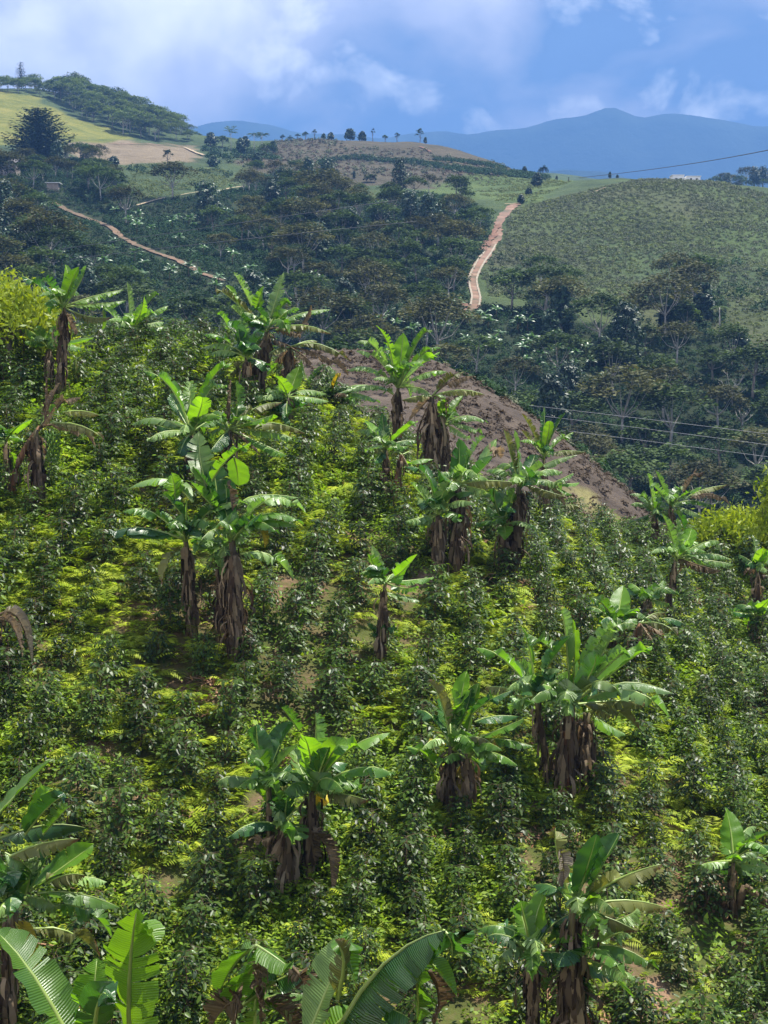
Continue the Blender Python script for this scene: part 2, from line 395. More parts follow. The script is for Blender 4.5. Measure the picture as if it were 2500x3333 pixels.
# ------------------------------------------------------------------ mesh building
class MB:
    def __init__(self):
        self.v = []; self.f = []; self.m = []; self.tint = []; self.dry = []; self.uv = []
    def vert(self, p, tint=0.5, dry=0.0, uv=(0, 0)):
        self.v.append((float(p[0]), float(p[1]), float(p[2]))); self.tint.append(tint); self.dry.append(dry); self.uv.append(uv)
        return len(self.v) - 1
    def face(self, idx, m=0):
        self.f.append(tuple(idx)); self.m.append(m)
    def tube(self, pts, radii, seg=6, m=0, tint=0.5, cap=True):
        pts = [np.array(p, float) for p in pts]
        rings = []
        up = np.array([0.13, 0.2, 1.0])
        for i, p in enumerate(pts):
            t = pts[min(i + 1, len(pts) - 1)] - pts[max(i - 1, 0)]
            t = t / (np.linalg.norm(t) + 1e-9)
            a = np.cross(t, up if abs(t[2]) < 0.95 else np.array([1.0, 0, 0])); a /= np.linalg.norm(a) + 1e-9
            b_ = np.cross(t, a)
            rings.append([self.vert(p + radii[i] * (math.cos(k * 2 * math.pi / seg) * a + math.sin(k * 2 * math.pi / seg) * b_), tint) for k in range(seg)])
        for i in range(len(pts) - 1):
            for k in range(seg):
                self.face((rings[i][k], rings[i][(k + 1) % seg], rings[i + 1][(k + 1) % seg], rings[i + 1][k]), m)
        if cap:
            self.face(rings[0][::-1], m); self.face(rings[-1], m)
    def quad(self, c, a, b, tint=0.5, m=0):
        """leaf-like diamond: centre c, half axes a (long) and b (short)"""
        i = [self.vert(c - a, tint), self.vert(c + b - a * 0.1, tint), self.vert(c + a, tint), self.vert(c - b - a * 0.1, tint)]
        self.face(i, m)
    def box(self, lo, hi, m=0, tint=0.5):
        x0, y0, z0 = lo; x1, y1, z1 = hi
        i = [self.vert(p, tint) for p in ((x0, y0, z0), (x1, y0, z0), (x1, y1, z0), (x0, y1, z0), (x0, y0, z1), (x1, y0, z1), (x1, y1, z1), (x0, y1, z1))]
        for q in ((3, 2, 1, 0), (4, 5, 6, 7), (0, 1, 5, 4), (1, 2, 6, 5), (2, 3, 7, 6), (3, 0, 4, 7)):
            self.face([i[k] for k in q], m)
    def mesh(self, name, mats, smooth=True):
        me = bpy.data.meshes.new(name)
        me.from_pydata(self.v, [], self.f)
        for mm in mats:
            me.materials.append(mm)
        n = len(self.f)
        if len(mats) > 1:
            me.polygons.foreach_set('material_index', self.m)
        if smooth:
            me.polygons.foreach_set('use_smooth', [True] * n)
        at_ = me.attributes.new('tint', 'FLOAT', 'POINT'); at_.data.foreach_set('value', self.tint)
        if any(self.dry):
            at_ = me.attributes.new('dry', 'FLOAT', 'POINT'); at_.data.foreach_set('value', self.dry)
        if any(u != (0, 0) for u in self.uv):
            ul = me.uv_layers.new(name='UVMap')
            li = np.empty(len(me.loops), int); me.loops.foreach_get('vertex_index', li)
            ul.data.foreach_set('uv', np.array(self.uv, float)[li].ravel())
        me.update()
        return me
    def obj(self, name, mats, parent=None, loc=None, smooth=True):
        o = bpy.data.objects.new(name, self.mesh(name, mats if isinstance(mats, (list, tuple)) else [mats], smooth))
        COL.objects.link(o)
        if loc is not None:
            o.location = loc
        if parent is not None:
            o.parent = parent
        return o
def tag(o, label=None, cat=None, group=None, kind=None):
    if label: o['label'] = label
    if cat: o['category'] = cat
    if group: o['group'] = group
    if kind: o['kind'] = kind
    return o
def thing(name, label, cat, loc=(0, 0, 0), group=None, rotz=0.0):
    o = bpy.data.objects.new(name, None)
    o.empty_display_size = 0.3
    COL.objects.link(o)
    o.location = loc; o.rotation_euler = (0, 0, rotz)
    return tag(o, label, cat, group)
def copy_tree(o, parent=None):
    c = o.copy(); COL.objects.link(c); c.parent = parent
    for ch in list(o.children):
        copy_tree(ch, c)
    return c
def nrm(v):
    return v / (np.linalg.norm(v) + 1e-9)

# ------------------------------------------------------------------ banana leaf
STY = {  # fold (deg), tear chance, gap, dryness at the tip
    'g': (36, 0.45, 0.16, 0.25), 'b': (24, 0.16, 0.12, 0.05), 'p': (44, 0.60, 0.22, 0.25), 'k': (38, 0.22, 0.14, 0.15),
    'o': (62, 0.65, 0.30, 0.75), 'd': (75, 0.75, 0.34, 0.0), 'y': (60, 0.2, 0.2, 0.0), 'w': (60, 0.4, 0.2, 0.0)}
def banana_leaf(P0, Pm, P2, hw, style, rnd, face=None, tat=None, petiole=0.1, fold=None, nseg=30, asym=0.0):
    P0, Pm, P2 = (np.array(p, float) for p in (P0, Pm, P2))
    C = 2 * Pm - 0.5 * (P0 + P2)
    B = lambda t: (1 - t) ** 2 * P0 + 2 * t * (1 - t) * C + t * t * P2
    D = lambda t: 2 * (1 - t) * (C - P0) + 2 * t * (P2 - C)
    fo, tear, gap, dryk = STY[style]
    if fold is not None: fo = fold
    if tat is not None: tear = tat
    fo = math.radians(fo * rnd.uniform(0.8, 1.25))
    L = np.linalg.norm(Pm - P0) + np.linalg.norm(P2 - Pm)
    mb = MB()
    base_t = rnd.uniform(0.25, 0.75)
    # blade frames
    fr = []
    view = nrm(-Pm)                                   # towards the camera hillside
    for i in range(nseg + 1):
        s = i / nseg
        t = petiole + (1 - petiole) * s
        p = B(t); T = nrm(D(t))
        up = np.array([0, 0, 1.0])
        u1 = up - T * (T @ up)
        u2 = view - T * (T @ view)
        k = face if face is not None else min(0.85, max(0.30, (abs(T[2]) - 0.2) * 1.4))
        n1 = np.linalg.norm(u1)
        N = nrm(u1 / (n1 + 0.15) * (1 - k) + nrm(u2) * k)
        S = nrm(np.cross(T, N))
        w = hw * min(1.0, (s / 0.13 + 0.02) ** 0.55) * (1 - max(0.0, (s - 0.35) / 0.65) ** 2.4 * 0.97)
        fr.append((p, T, N, S, w, s))
    wav = rnd.uniform(0, 6.28)
    for side in (-1, 1):
        i = 0
        wside = 1 + side * asym
        while i < nseg:
            n = 1
            while i + n < nseg and rnd.random() > tear:
                n += 1
            da = rnd.gauss(0, 0.10 + 0.5 * tear * tear)
            dl = rnd.uniform(0.86, 1.06) if tear > 0.2 else rnd.uniform(0.96, 1.03)
            dt = rnd.uniform(-0.12, 0.12) * (1 if tear > 0.2 else 0.4)
            tint = min(1, max(0, base_t + rnd.gauss(0, 0.12)))
            g = gap * rnd.uniform(0.3, 1.3) if n < nseg else 0
            prev = None
            for j in range(i, i + n + 1):
                p, T, N, S, w, s = fr[j]
                w = w * dl * wside
                q = (j - i) / n - 0.5
                shift = -q * g * 2 * (L / nseg) * min(n, 3) * 0.5
                a0 = fo * (0.45 + 0.6 * s) + da * 0.4 + 0.05 * math.sin(s * 23 + wav + side)
                a1 = fo * (0.95 + 0.75 * s) + da + 0.10 * math.sin(s * 31 + wav * 1.7 + side)
                d0 = S * side * math.cos(a0) - N * math.sin(a0)
                d1 = S * side * math.cos(a1) - N * math.sin(a1) - np.array([0, 0, 0.25 * abs(math.sin(fo))])
                d1 = nrm(d1)
                m1 = p + d0 * w * 0.5 + T * (0.10 + dt * 0.5) * w
                m2 = m1 + d1 * w * 0.5 + T * ((0.18 + dt) * w + shift)
                dr = dryk * max(0.0, (s - 0.45) / 0.55) ** 1.5
                a = mb.vert(p, tint + 0.12, dr * 0.4, (s * L / 2, 0.5))
                b_ = mb.vert(m1, tint, dr * 0.9, (s * L / 2, 0.5 + 0.25 * side))
                c = mb.vert(m2, tint - 0.08, dr * 1.1 + (0.25 if dryk > 0.2 and rnd.random() < 0.3 * dryk else 0), (s * L / 2, 0.5 + 0.5 * side))
                if prev:
                    if side > 0:
                        mb.face((prev[0], a, b_, prev[1])); mb.face((prev[1], b_, c, prev[2]))
                    else:
                        mb.face((prev[0], prev[1], b_, a)); mb.face((prev[1], prev[2], c, b_))
                prev = (a, b_, c)
            i += n
    rs = 0.012 + 0.011 * min(L, 2.6)
    ts = [0, petiole * 0.5, petiole, 0.3, 0.5, 0.7, 0.86, 0.97]
    mb.tube([B(t) - np.array([0, 0, 0.004]) for t in ts], [rs * (1.15 - 1.0 * t) for t in ts], 5, 1, 0.5)
    return mb

# ------------------------------------------------------------------ whole banana plant traced in a crop of the photograph
def crop_fn(ox, oy, k):
    return lambda x, y: (ox + x * k, oy + y * k)
def ground_hit(sx, sy, surf=None, y0=18, y1=64, lift=0.35):
    return (surf or NEAR).hit(sx / VS, sy / VS, y0, y1, lift)
def skirt_mb(path, rad, amount, rnd, H):
    """withered leaf sheaths hanging round the pseudostem"""
    mb = MB()
    path = [np.array(p) for p in path]
    n = int(150 * amount ** 0.7 * max(0.6, H / 2.2))
    for _ in range(n):
        t = rnd.uniform(0.15, 0.93) ** 0.8
        f = t * (len(path) - 1); i = min(int(f), len(path) - 2)
        p = path[i] * (1 - (f - i)) + path[i + 1] * (f - i)
        a = rnd.uniform(0, 6.283)
        r0 = rad * rnd.uniform(0.7, 1.1)
        o = np.array([math.cos(a), math.sin(a), 0])
        tang = np.array([-math.sin(a), math.cos(a), 0])
        ln = min((rnd.uniform(0.18, 0.6) + (0.5 if rnd.random() < .15 else 0)) * (0.6 + 0.4 * amount), (p[2] - path[0][2]) * 1.02 + 0.1)
        w = rnd.uniform(0.012, 0.05)
        tint = rnd.random() ** 1.3
        prev = None
        sw = rnd.uniform(-0.12, 0.12); bul = (rnd.uniform(0.0, 0.06) + (0.12 if rnd.random() < .2 else 0)) * (0.5 + amount)
        for k in range(6):
            u = k / 5
            c = p + o * (r0 + bul * math.sin(u * 2.2) + rnd.uniform(-0.012, 0.012)) + np.array([0, 0, -ln * u + 0.06 * math.sin(u * 3)]) + tang * (sw * u * u * ln)
            tw = tang * math.cos(sw * 5 * u) + o * math.sin(sw * 5 * u)
            ww = w * (0.6 + 0.6 * math.sin(u * 2.6)) * rnd.uniform(0.7, 1.3)
            q = (mb.vert(c - tw * ww, tint), mb.vert(c + tw * ww, tint))
            if prev:
                mb.face((prev[0], prev[1], q[1], q[0]))
            prev = q
    return mb
def fruit_mb(top, length, rad, rnd):
    mb = MB()
    top = np.array(top, float)
    mb.tube([top + np.array([0, 0, 0.1]), top - np.array([0, 0, length])], [0.03, 0.02], 6)
    k = int(length / 0.09)
    for h in range(k):
        z = -0.05 - h * length / k
        for j in range(9):
            a = j * 0.7 + h * 0.4
            o = np.array([math.cos(a), math.sin(a), 0])
            r = rad * (1 - 0.3 * h / k)
            pts = [top + np.array([0, 0, z]) + o * 0.03, top + np.array([0, 0, z - 0.02]) + o * r * 0.7, top + np.array([0, 0, z + 0.03]) + o * r, top + np.array([0, 0, z + 0.10]) + o * r * 1.08]
            mb.tube(pts, [0.012, 0.021, 0.022, 0.008], 5, 0, rnd.random())
    return mb
PLANT_N = 0
def banana(crop, label, base, crown, leaves, rad=0.11, skirt=0.6, hw=0.24, Y=None, stem=None, bend=0.0, surf=None, L=None, fruit=None, bud=None, name='banana_plant', lift=0.35, fill=5, group='banana plants among the coffee'):
    global PLANT_N
    PLANT_N += 1
    rnd = random.Random(1000 + PLANT_N * 7)
    bx, by = crop(*base)
    if Y is None:
        g = ground_hit(bx, by, surf, lift=lift)
        Y = g[1]
    g = at(bx, by, Y)
    S = surf or NEAR
    gz = float(S.z(np.array([g[0]]), np.array([g[1]]))[0])
    root = thing(name, label, 'banana plant', (g[0], g[1], gz), group)
    R0 = np.array([g[0], g[1], gz])
    cr = at(*crop(*crown), Y)
    rel = lambda p: np.array(p) - R0
    H = cr[2] - gz
    mid = (R0 + cr) / 2 + np.array([bend * H, 0, 0])
    path = []
    for k in range(7):
        t = k / 6
        path.append((1 - t) ** 2 * R0 + 2 * t * (1 - t) * (2 * mid - (R0 + cr) / 2) + t * t * cr)
    path[0] = path[0] - np.array([0, 0, 0.15])
    mb = MB()
    mb.tube([rel(p) for p in path], [rad * (1.15 - 0.6 * k / 6) * (1 + rnd.uniform(-0.06, 0.06)) for k in range(7)], 10)
    mb.obj('pseudostem', stem or M_stem, root)
    if skirt > 0:
        sk = skirt_mb([rel(p) for p in path], rad * 0.95, skirt, rnd, H)
        sk.obj('dead_leaf_skirt', BAN['d'], root)
    pl = 0
    wm = FPX / Y                                        # source pixels per metre at the plant
    lens = []
    for lf in leaves:
        b0 = crop(*lf['b']) if 'b' in lf else crop(*crown)
        lens.append((math.dist(b0, crop(*lf['m'])) + math.dist(crop(*lf['m']), crop(*lf['t']))) / wm)
    Lf = L or max(1.5, float(np.percentile(lens, 85)) if lens else 1.5)
    for k, lf in enumerate(leaves):
        st = lf.get('s', 'g')
        hasb = 'b' in lf
        b0 = crop(*(lf['b'] if hasb else crown))
        pj = lens[k]
        want = Lf * rnd.uniform(0.75, 1.0)
        dep = math.sqrt(max(0.0, want * want - pj * pj)) * 0.75 if not hasb else 0.25 * pj
        sg = lf.get('d', None)
        if sg is None:
            pl += 1
            sg = 1 if pl % 2 else -1
        dep = min(dep, 1.3) * sg
        jit = rnd.uniform(-0.12, 0.12)
        p0 = at(*b0, Y + (dep * 0.15 if hasb else jit * 0.3))
        pm = at(*crop(*lf['m']), Y + dep * 0.5 + jit)
        p2 = at(*crop(*lf['t']), Y + dep + jit)
        w = lf.get("w", 1.0) ** 0.6 * hw * 0.85
        nar = lf.get('roll', False)
        if False: pass
        if nar:
            mbl = banana_leaf(rel(p0), rel(pm), rel(p2), w * 0.25, st, rnd, fold=70, tat=0.02, petiole=0.05)
            nm = 'rolled_leaf'
        else:
            mbl = banana_leaf(rel(p0), rel(pm), rel(p2), w, st, rnd, face=lf.get('f'), tat=lf.get('r'), petiole=0.02 if hasb else min(0.22, 0.16 * rnd.uniform(0.8, 1.2)), fold=lf.get('o'), asym=lf.get('a', 0.0), nseg=lf.get('n', 30))
            nm = 'leaf'
        o = mbl.obj(nm, [BAN[st], M_deadrib if st in 'dw' else M_midrib], root)
        if st == 'd': o['label'] = 'withered brown leaf'
        if st == 'y': o['label'] = 'yellow leaf'
        if st == 'o': o['label'] = 'half dry olive leaf'
    ngreen = sum(1 for q_ in leaves if q_.get('s', 'g') in 'gbpk')
    if ngreen >= 4 and fill:
        # leaves of the same crown that point towards and away from the viewer
        for k in range(fill):
            a = math.radians((90 if k % 2 else -90) + rnd.uniform(-55, 55))
            o_ = np.array([math.cos(a), math.sin(a), 0])
            ll = Lf * rnd.uniform(.6, .95); rise = rnd.uniform(.25, 1.3)
            d_ = nrm(o_ + np.array([0, 0, rise]))
            p0 = rel(cr) + np.array([0, 0, -rnd.uniform(0, .15)]); pm = p0 + d_ * ll * .52
            p2 = pm + nrm(o_ + np.array([0, 0, rise * .4 - rnd.uniform(.3, .9)])) * ll * .5
            st = rnd.choice('gkpgp')
            banana_leaf(p0, pm, p2, hw * rnd.uniform(.75, 1.0), st, rnd, petiole=.14).obj('leaf', [BAN[st], M_midrib], root)
    if fruit:
        t = rel(at(*crop(*fruit[:2]), Y - 0.2))
        fruit_mb(t, fruit[2], 0.2, rnd).obj('fruit_bunch', M_fruit, root)
    if bud:
        p = rel(at(*crop(*bud), Y - 0.15))
        mb = MB()
        mb.tube([p + np.array([0, 0, 0.35]), p + np.array([0, 0, 0.1])], [0.018, 0.016], 6)
        mb.tube([p + np.array([0, 0, 0.10]), p + np.array([0, 0, 0.03]), p + np.array([0, 0, -0.06]), p + np.array([0, 0, -0.14])], [0.02, 0.055, 0.05, 0.008], 8)
        mb.obj('flower_bud', M_bud, root)
    return root
def lf(m, t, s='g', w=1.0, b=None, **k):
    d = dict(m=m, t=t, s=s, w=w, **k)
    if b: d['b'] = b
    return d
# ------------------------------------------------------------------ terrain sheets
def vnoise(x, y, seed, scale):
    r = np.random.RandomState(seed).rand(64, 64)
    fx, fy = x / scale, y / scale
    ix, iy = np.floor(fx).astype(int), np.floor(fy).astype(int)
    tx, ty = fx - ix, fy - iy
    tx = tx * tx * (3 - 2 * tx); ty = ty * ty * (3 - 2 * ty)
    g = lambda a, b: r[a % 64, b % 64]
    return (g(ix, iy) * (1 - tx) + g(ix + 1, iy) * tx) * (1 - ty) + (g(ix, iy + 1) * (1 - tx) + g(ix + 1, iy + 1) * tx) * ty
def inpoly(q, poly):
    x, y = q[:, 0], q[:, 1]
    o = np.zeros(len(q), bool)
    n = len(poly)
    for i in range(n):
        x1, y1 = poly[i]; x2, y2 = poly[(i + 1) % n]
        c = ((y1 > y) != (y2 > y)) & (x < (x2 - x1) * (y - y1) / (y2 - y1 + 1e-12) + x1)
        o ^= c
    return o
def grid_obj(name, X, Y, Z, m, attrs=None, skirt=True):
    ny, nx = X.shape
    v = np.stack([X.ravel(), Y.ravel(), Z.ravel()], 1)
    i = np.arange(ny * nx).reshape(ny, nx)
    f = np.stack([i[:-1, :-1].ravel(), i[:-1, 1:].ravel(), i[1:, 1:].ravel(), i[1:, :-1].ravel()], 1)
    me = bpy.data.meshes.new(name)
    me.from_pydata(v.tolist(), [], f.tolist())
    me.polygons.foreach_set('use_smooth', [True] * len(f))
    me.materials.append(m)
    for k, a in (attrs or {}).items():
        at_ = me.attributes.new(k, 'FLOAT', 'POINT'); at_.data.foreach_set('value', np.asarray(a, float).ravel())
    o = bpy.data.objects.new(name, me)
    COL.objects.link(o)
    return o
xs = np.arange(-34, 38.1, 0.3); ys = np.arange(-4, 82, 0.3)
X, Y = np.meshgrid(xs, ys)
Z = NEAR.z(X, np.maximum(Y, 1.0)) + 0.14 * (vnoise(X, Y, 3, 1.3) - .5) + 0.35 * (vnoise(X, Y, 4, 4.0) - .5)
Z = np.where(Y < 2.0, np.minimum(Z, -1.9), Z)
tag(grid_obj('plantation_ground', X, Y, Z, M_near), 'sloping soil of the coffee plantation under the shrubs', 'ground', kind='structure')

xs = np.arange(-60, 60.1, 0.8); ys = np.arange(56, 165, 0.8)
X, Y = np.meshgrid(xs, ys)
Z = SPUR.z(X, Y) + 1.1 * (vnoise(X, Y, 5, 9.0) - .5) + 0.4 * (vnoise(X, Y, 6, 3.0) - .5)
q = proj(np.stack([X.ravel(), Y.ravel(), Z.ravel()], 1))
ga = (inpoly(q, [(1215, 1050), (1255, 1040), (1300, 1085), (1345, 1130), (1345, 1180), (1230, 1180)])).astype(float)
ga = ga * np.clip(0.3 + 1.1 * vnoise(X, Y, 8, 2.5).ravel(), 0, 1)
Z = np.maximum(Z, -60)
tag(grid_obj('bare_spur', X, Y, Z, M_spur, {'grass': ga}), 'bare brown spur of dry cleared soil behind the coffee slope', 'hill', kind='structure')

# big hillside, as a fan of columns
def fan(y0, y1, n, s0, s1, k):
    yy = np.exp(np.linspace(math.log(y0), math.log(y1), n))
    ss = np.linspace(s0, s1, k)
    S, YY = np.meshgrid(ss, yy)
    return S * YY, YY
P_BROWN = [(500, 350), (600, 305), (720, 292), (840, 288), (960, 305), (1120, 372), (1060, 395), (900, 412), (760, 425), (690, 400), (560, 372)]
P_FIELD = [(150, 306), (260, 303), (420, 318), (438, 346), (330, 352), (230, 356), (150, 340)]
P_PAST = [(-40, 195), (70, 206), (120, 232), (185, 262), (250, 285), (300, 302), (250, 308), (140, 306), (-40, 312)]
P_GRASS = [(1020, 378), (1120, 374), (1240, 388), (1150, 440), (1020, 430), (880, 420)]
P_SCRUB = [(1105, 450), (1200, 430), (1300, 405), (1400, 385), (1560, 395), (1700, 430), (1700, 800), (1590, 740), (1500, 700), (1420, 730), (1330, 720), (1250, 690), (1180, 655), (1060, 640), (1040, 590), (1085, 520)]
def soft(q, poly, j):
    return sum(inpoly(q + d, poly).astype(float) for d in (np.array([0, 0]), np.array([j, 0]), np.array([-j, 0]), np.array([0, j * .6]), np.array([0, -j * .6]))) / 5
X, Y = fan(150, 1050, 260, -0.42, 0.42, 300)
Z0 = HILL.z(X, Y)
Z = Z0 + 3.2 * (vnoise(X, Y, 11, 34.) - .5) * np.clip(Y / 400, 0.3, 1) + 1.2 * (vnoise(X, Y, 12, 12.) - .5)
HQ = proj(np.stack([X.ravel(), Y.ravel(), Z.ravel()], 1))
jit = np.stack([(vnoise(X, Y, 13, 7.).ravel() - .5) * 26, (vnoise(X, Y, 14, 7.).ravel() - .5) * 14], 1)
qq = HQ + jit
front = (Y.ravel() < 1000)
at_b = soft(qq, P_BROWN, 6) * (Y.ravel() > 430); at_f = soft(qq, P_FIELD, 3) * (Y.ravel() > 450); at_p = soft(qq, P_PAST, 3) * (Y.ravel() > 480)
at_g = np.maximum(soft(qq, P_GRASS, 5), 0.7 * soft(qq, P_SCRUB, 5) * np.clip(vnoise(X, Y, 15, 26.).ravel() * 1.3 - .2, 0, 1))
at_b = np.maximum(at_b, 0.75 * soft(qq, P_SCRUB, 5) * np.clip((vnoise(X * .8 + Y * .6, Y * .5 - X * .4, 17, 22.).ravel() - .42) * 3, 0, 1))
at_w = soft(qq, [(-40, 380), (40, 360), (150, 340), (250, 385), (292, 440), (400, 428), (525, 410), (560, 378), (640, 376), (720, 405), (800, 430), (1000, 430), (1055, 470), (1050, 530), (1010, 600), (1010, 655), (1060, 660), (1130, 668), (1180, 615), (1240, 650), (1250, 700), (1330, 705), (1400, 740), (1440, 700), (1500, 625), (1555, 650), (1570, 740), (1620, 770), (1800, 780), (1800, 1300), (1350, 1200), (-40, 900)], 5) * .85
hill = grid_obj('hillside', X, Y, Z, M_hill, {'forest': at_w, 'brown': at_b, 'field': at_f, 'pasture': at_p, 'grass': at_g})
tag(hill, 'green and brown hillside across the valley', 'hill', kind='structure')
class Grid:
    """bilinear lookup of the built hillside"""
    def __init__(self):
        self.ly0, self.ly1 = math.log(150), math.log(1050)
    def z(self, x, y):
        x = np.asarray(x, float); y = np.asarray(y, float)
        fy = np.clip((np.log(np.maximum(y, 150)) - self.ly0) / (self.ly1 - self.ly0) * 259, 0, 258.999)
        fx = np.clip((x / y + 0.42) / 0.84 * 299, 0, 298.999)
        iy = fy.astype(int); ix = fx.astype(int); ty = fy - iy; tx = fx - ix
        return (HZ[iy, ix] * (1 - tx) + HZ[iy, ix + 1] * tx) * (1 - ty) + (HZ[iy + 1, ix] * (1 - tx) + HZ[iy + 1, ix + 1] * tx) * ty
    def hit(self, vx, vy, y0=155, y1=1000, lift=0.0, n=1500):
        return Surf.hit(self, vx, vy, y0, y1, lift, n)
HG = Grid()
HZ = Z
# far right hill beyond the ridge
X, Y = fan(560, 1100, 40, 0.16, 0.42, 60)
xv = X / Y
prof = np.interp(xv, [0.16, 0.205, 0.225, 0.24, 0.26, 0.30, 0.42], [-40, 52, 60, 66, 72, 78, 90])
Zr = prof * np.clip((Y - 560) / 240, 0, 1) ** 0.8 - np.clip((Y - 800) / 300, 0, 1) * 60 + 4 * (vnoise(X, Y, 31, 40.) - .5) - 6
farhill = grid_obj('far_hill', X, Y, Zr, M_hill, {'pasture': (xv > .257).astype(float) * .6})
tag(farhill, 'wooded hill far off beyond the right hand ridge', 'hill', kind='structure')
# land between and beneath everything, out to the foot of the mountains
X, Y = np.meshgrid(np.linspace(-4400, 4400, 60), np.linspace(-60, 7200, 60))
Zv = np.full(X.shape, -75.0) + 20 * (vnoise(X, Y, 21, 300.) - .5) - 60 * np.clip((Y - 300) / 900, 0, 1)
tag(grid_obj('valley_floor', X, Y, Zv, M_mountain), 'forested valley floor far below', 'terrain', kind='structure')
# blue mountains
def mountains(name, y0, y1, peaks, seed, amp, label):
    X, Y = np.meshgrid(np.linspace(-3600, 3600, 190), np.linspace(y0, y1, 60))
    yc = (y0 + y1) / 2
    vx = (X / Y * FPX + 1250) / VS
    py = np.interp(vx, [p[0] for p in peaks], [p[1] for p in peaks])
    zc = np.array([atv(830, p, yc)[2] for p in np.linspace(0, 1100, 60)])
    H = np.interp(py, np.linspace(0, 1100, 60), zc)
    d = np.abs(Y - yc) / (yc - y0)
    Zm = -140 + (H + 140) * np.clip(1 - d, 0, 1) ** 0.9
    rid = np.abs(vnoise(X + Y * .3, Y, seed, 560.) - .5) * 2
    Zm = Zm - amp * (1 - rid) * np.clip(d * 3, 0, 1) * (1 - d) + 40 * (vnoise(X, Y, seed + 1, 260.) - .5) * np.clip(d * 4, 0, 1) + 30 * (vnoise(X, Y, seed + 2, 110.) - .5)
    tag(grid_obj(name, X, Y, Zm, M_mountain), label, 'mountain', kind='structure')
mountains('blue_mountain', 4700, 7000, [(-400, 330), (200, 300), (330, 282), (420, 262), (520, 250), (640, 268), (800, 285), (950, 270), (1080, 262), (1180, 240), (1270, 224), (1310, 221), (1380, 234), (1480, 228), (1560, 240), (1660, 262), (2000, 300)], 41, 330, 'hazy blue mountain range under the clouds')
mountains('near_mountain', 2900, 4300, [(-400, 400), (700, 420), (1000, 420), (1110, 372), (1200, 350), (1290, 362), (1380, 385), (1500, 372), (1600, 352), (1700, 345), (2000, 330)], 51, 170, 'lower blue mountain spur behind the right hand ridge')
# ------------------------------------------------------------------ banana plants on the near slope
c1 = crop_fn(0, 820, 0.5124); c2 = crop_fn(600, 820, 0.3918); c3 = crop_fn(1120, 1000, 0.5003); c4 = crop_fn(1850, 1450, 0.3918)
c5 = crop_fn(1250, 1850, 0.6028); c6 = crop_fn(650, 2250, 0.7353); c7 = crop_fn(0, 2400, 0.7353); c8 = crop_fn(600, 2950, 0.998)
c9 = crop_fn(1500, 2600, 0.7353); c10 = crop_fn(2200, 2550, 0.3151)

banana(c1, 'tall banana plant by the yellow tree with torn dark leaves and brown skirt', (375, 870), (405, 350), [
    lf((250, 215), (135, 150), 'k', r=.6), lf((320, 215), (280, 160), 'k', 1.2, r=.6), lf((430, 190), (415, 80), 'b', .7), lf((445, 215), (500, 95), 'b', 1.2, f=.8),
    lf((505, 200), (548, 85), 'p', r=.7), lf((600, 280), (785, 238), 'p', r=.8), lf((620, 330), (800, 308), 'p', r=.8), lf((560, 410), (705, 412), 'o', r=.7),
    lf((335, 300), (322, 395), 'k', r=.5), lf((450, 460), (480, 520), 'd', .7), lf((655, 430), (645, 495), 'b', .5, b=(655, 365))], skirt=1.0, rad=.10, hw=.27)
banana(c1, 'short banana sucker with spreading leaves beside the tall skirted plant', (305, 780), (318, 615), [
    lf((220, 520), (130, 480), 'g'), lf((262, 535), (245, 478), 'g'), lf((345, 530), (372, 478), 'b'), lf((450, 565), (597, 543), 'b', o=30), lf((430, 598), (522, 612), 'g'),
    lf((230, 570), (155, 572), 'g'), lf((482, 760), (470, 868), 'o', b=(480, 665), f=.8, o=20)], skirt=.7, rad=.09, hw=.26)
banana(c1, 'pale banana plant rising behind the crest between two darker ones', (825, 640), (830, 500), [
    lf((820, 330), (805, 188), 'p', 1.1, f=.9, r=.6), lf((888, 400), (915, 282), 'b', r=.4), lf((935, 330), (1010, 262), 'p'), lf((970, 385), (1068, 345), 'p', r=.7),
    lf((955, 455), (1042, 445), 'p'), lf((1030, 475), (1188, 490), 'p', r=.7), lf((760, 452), (668, 508), 'p', r=.7), lf((735, 540), (655, 562), 'p'),
    lf((715, 400), (655, 335), 'g'), lf((870, 520), (855, 560), 'd', .8), lf((1060, 540), (1150, 570), 'p', .6)], skirt=.3, hw=.28, Y=51)
banana(c1, 'leaning rusty banana stem with drooping dried leaves and hanging green fruit', (70, 1490), (255, 1110), [
    lf((330, 1010), (398, 955), 'g', .5), lf((520, 1008), (628, 1035), 'o', b=(400, 1018)), lf((470, 1110), (605, 1240), 'd', 1.1), lf((520, 1105), (662, 1195), 'o', b=(330, 1085)),
    lf((420, 940), (512, 925), 'd', b=(360, 1000)), lf((300, 1050), (345, 980), 'd', .6)], skirt=.12, rad=.10, stem=M_redstem, bend=-.10, fruit=(335, 1150, .75), hw=.24)
banana(c1, 'leafless dead banana trunk wrapped in brown shreds beside the leaning stem', (250, 1560), (228, 1130), [
    lf((292, 900), (290, 790), 'd', .6, b=(285, 1090)), lf((345, 900), (380, 830), 'd', .5, b=(300, 1000)), lf((205, 1250), (190, 1330), 'd', .7)], skirt=1.0, rad=.12)
banana(c1, 'small fresh banana plant at the edge beside the leaning rusty stem', (35, 1440), (38, 1200), [
    lf((15, 1130), (-15, 1090), 'b', 1.2), lf((110, 1110), (205, 1062), 'b'), lf((90, 1168), (152, 1212), 'g'), lf((-20, 1180), (-80, 1200), 'g'), lf((85, 1310), (88, 1375), 'b', .7, b=(60, 1270), f=.8)], skirt=.4, rad=.07, hw=.2)
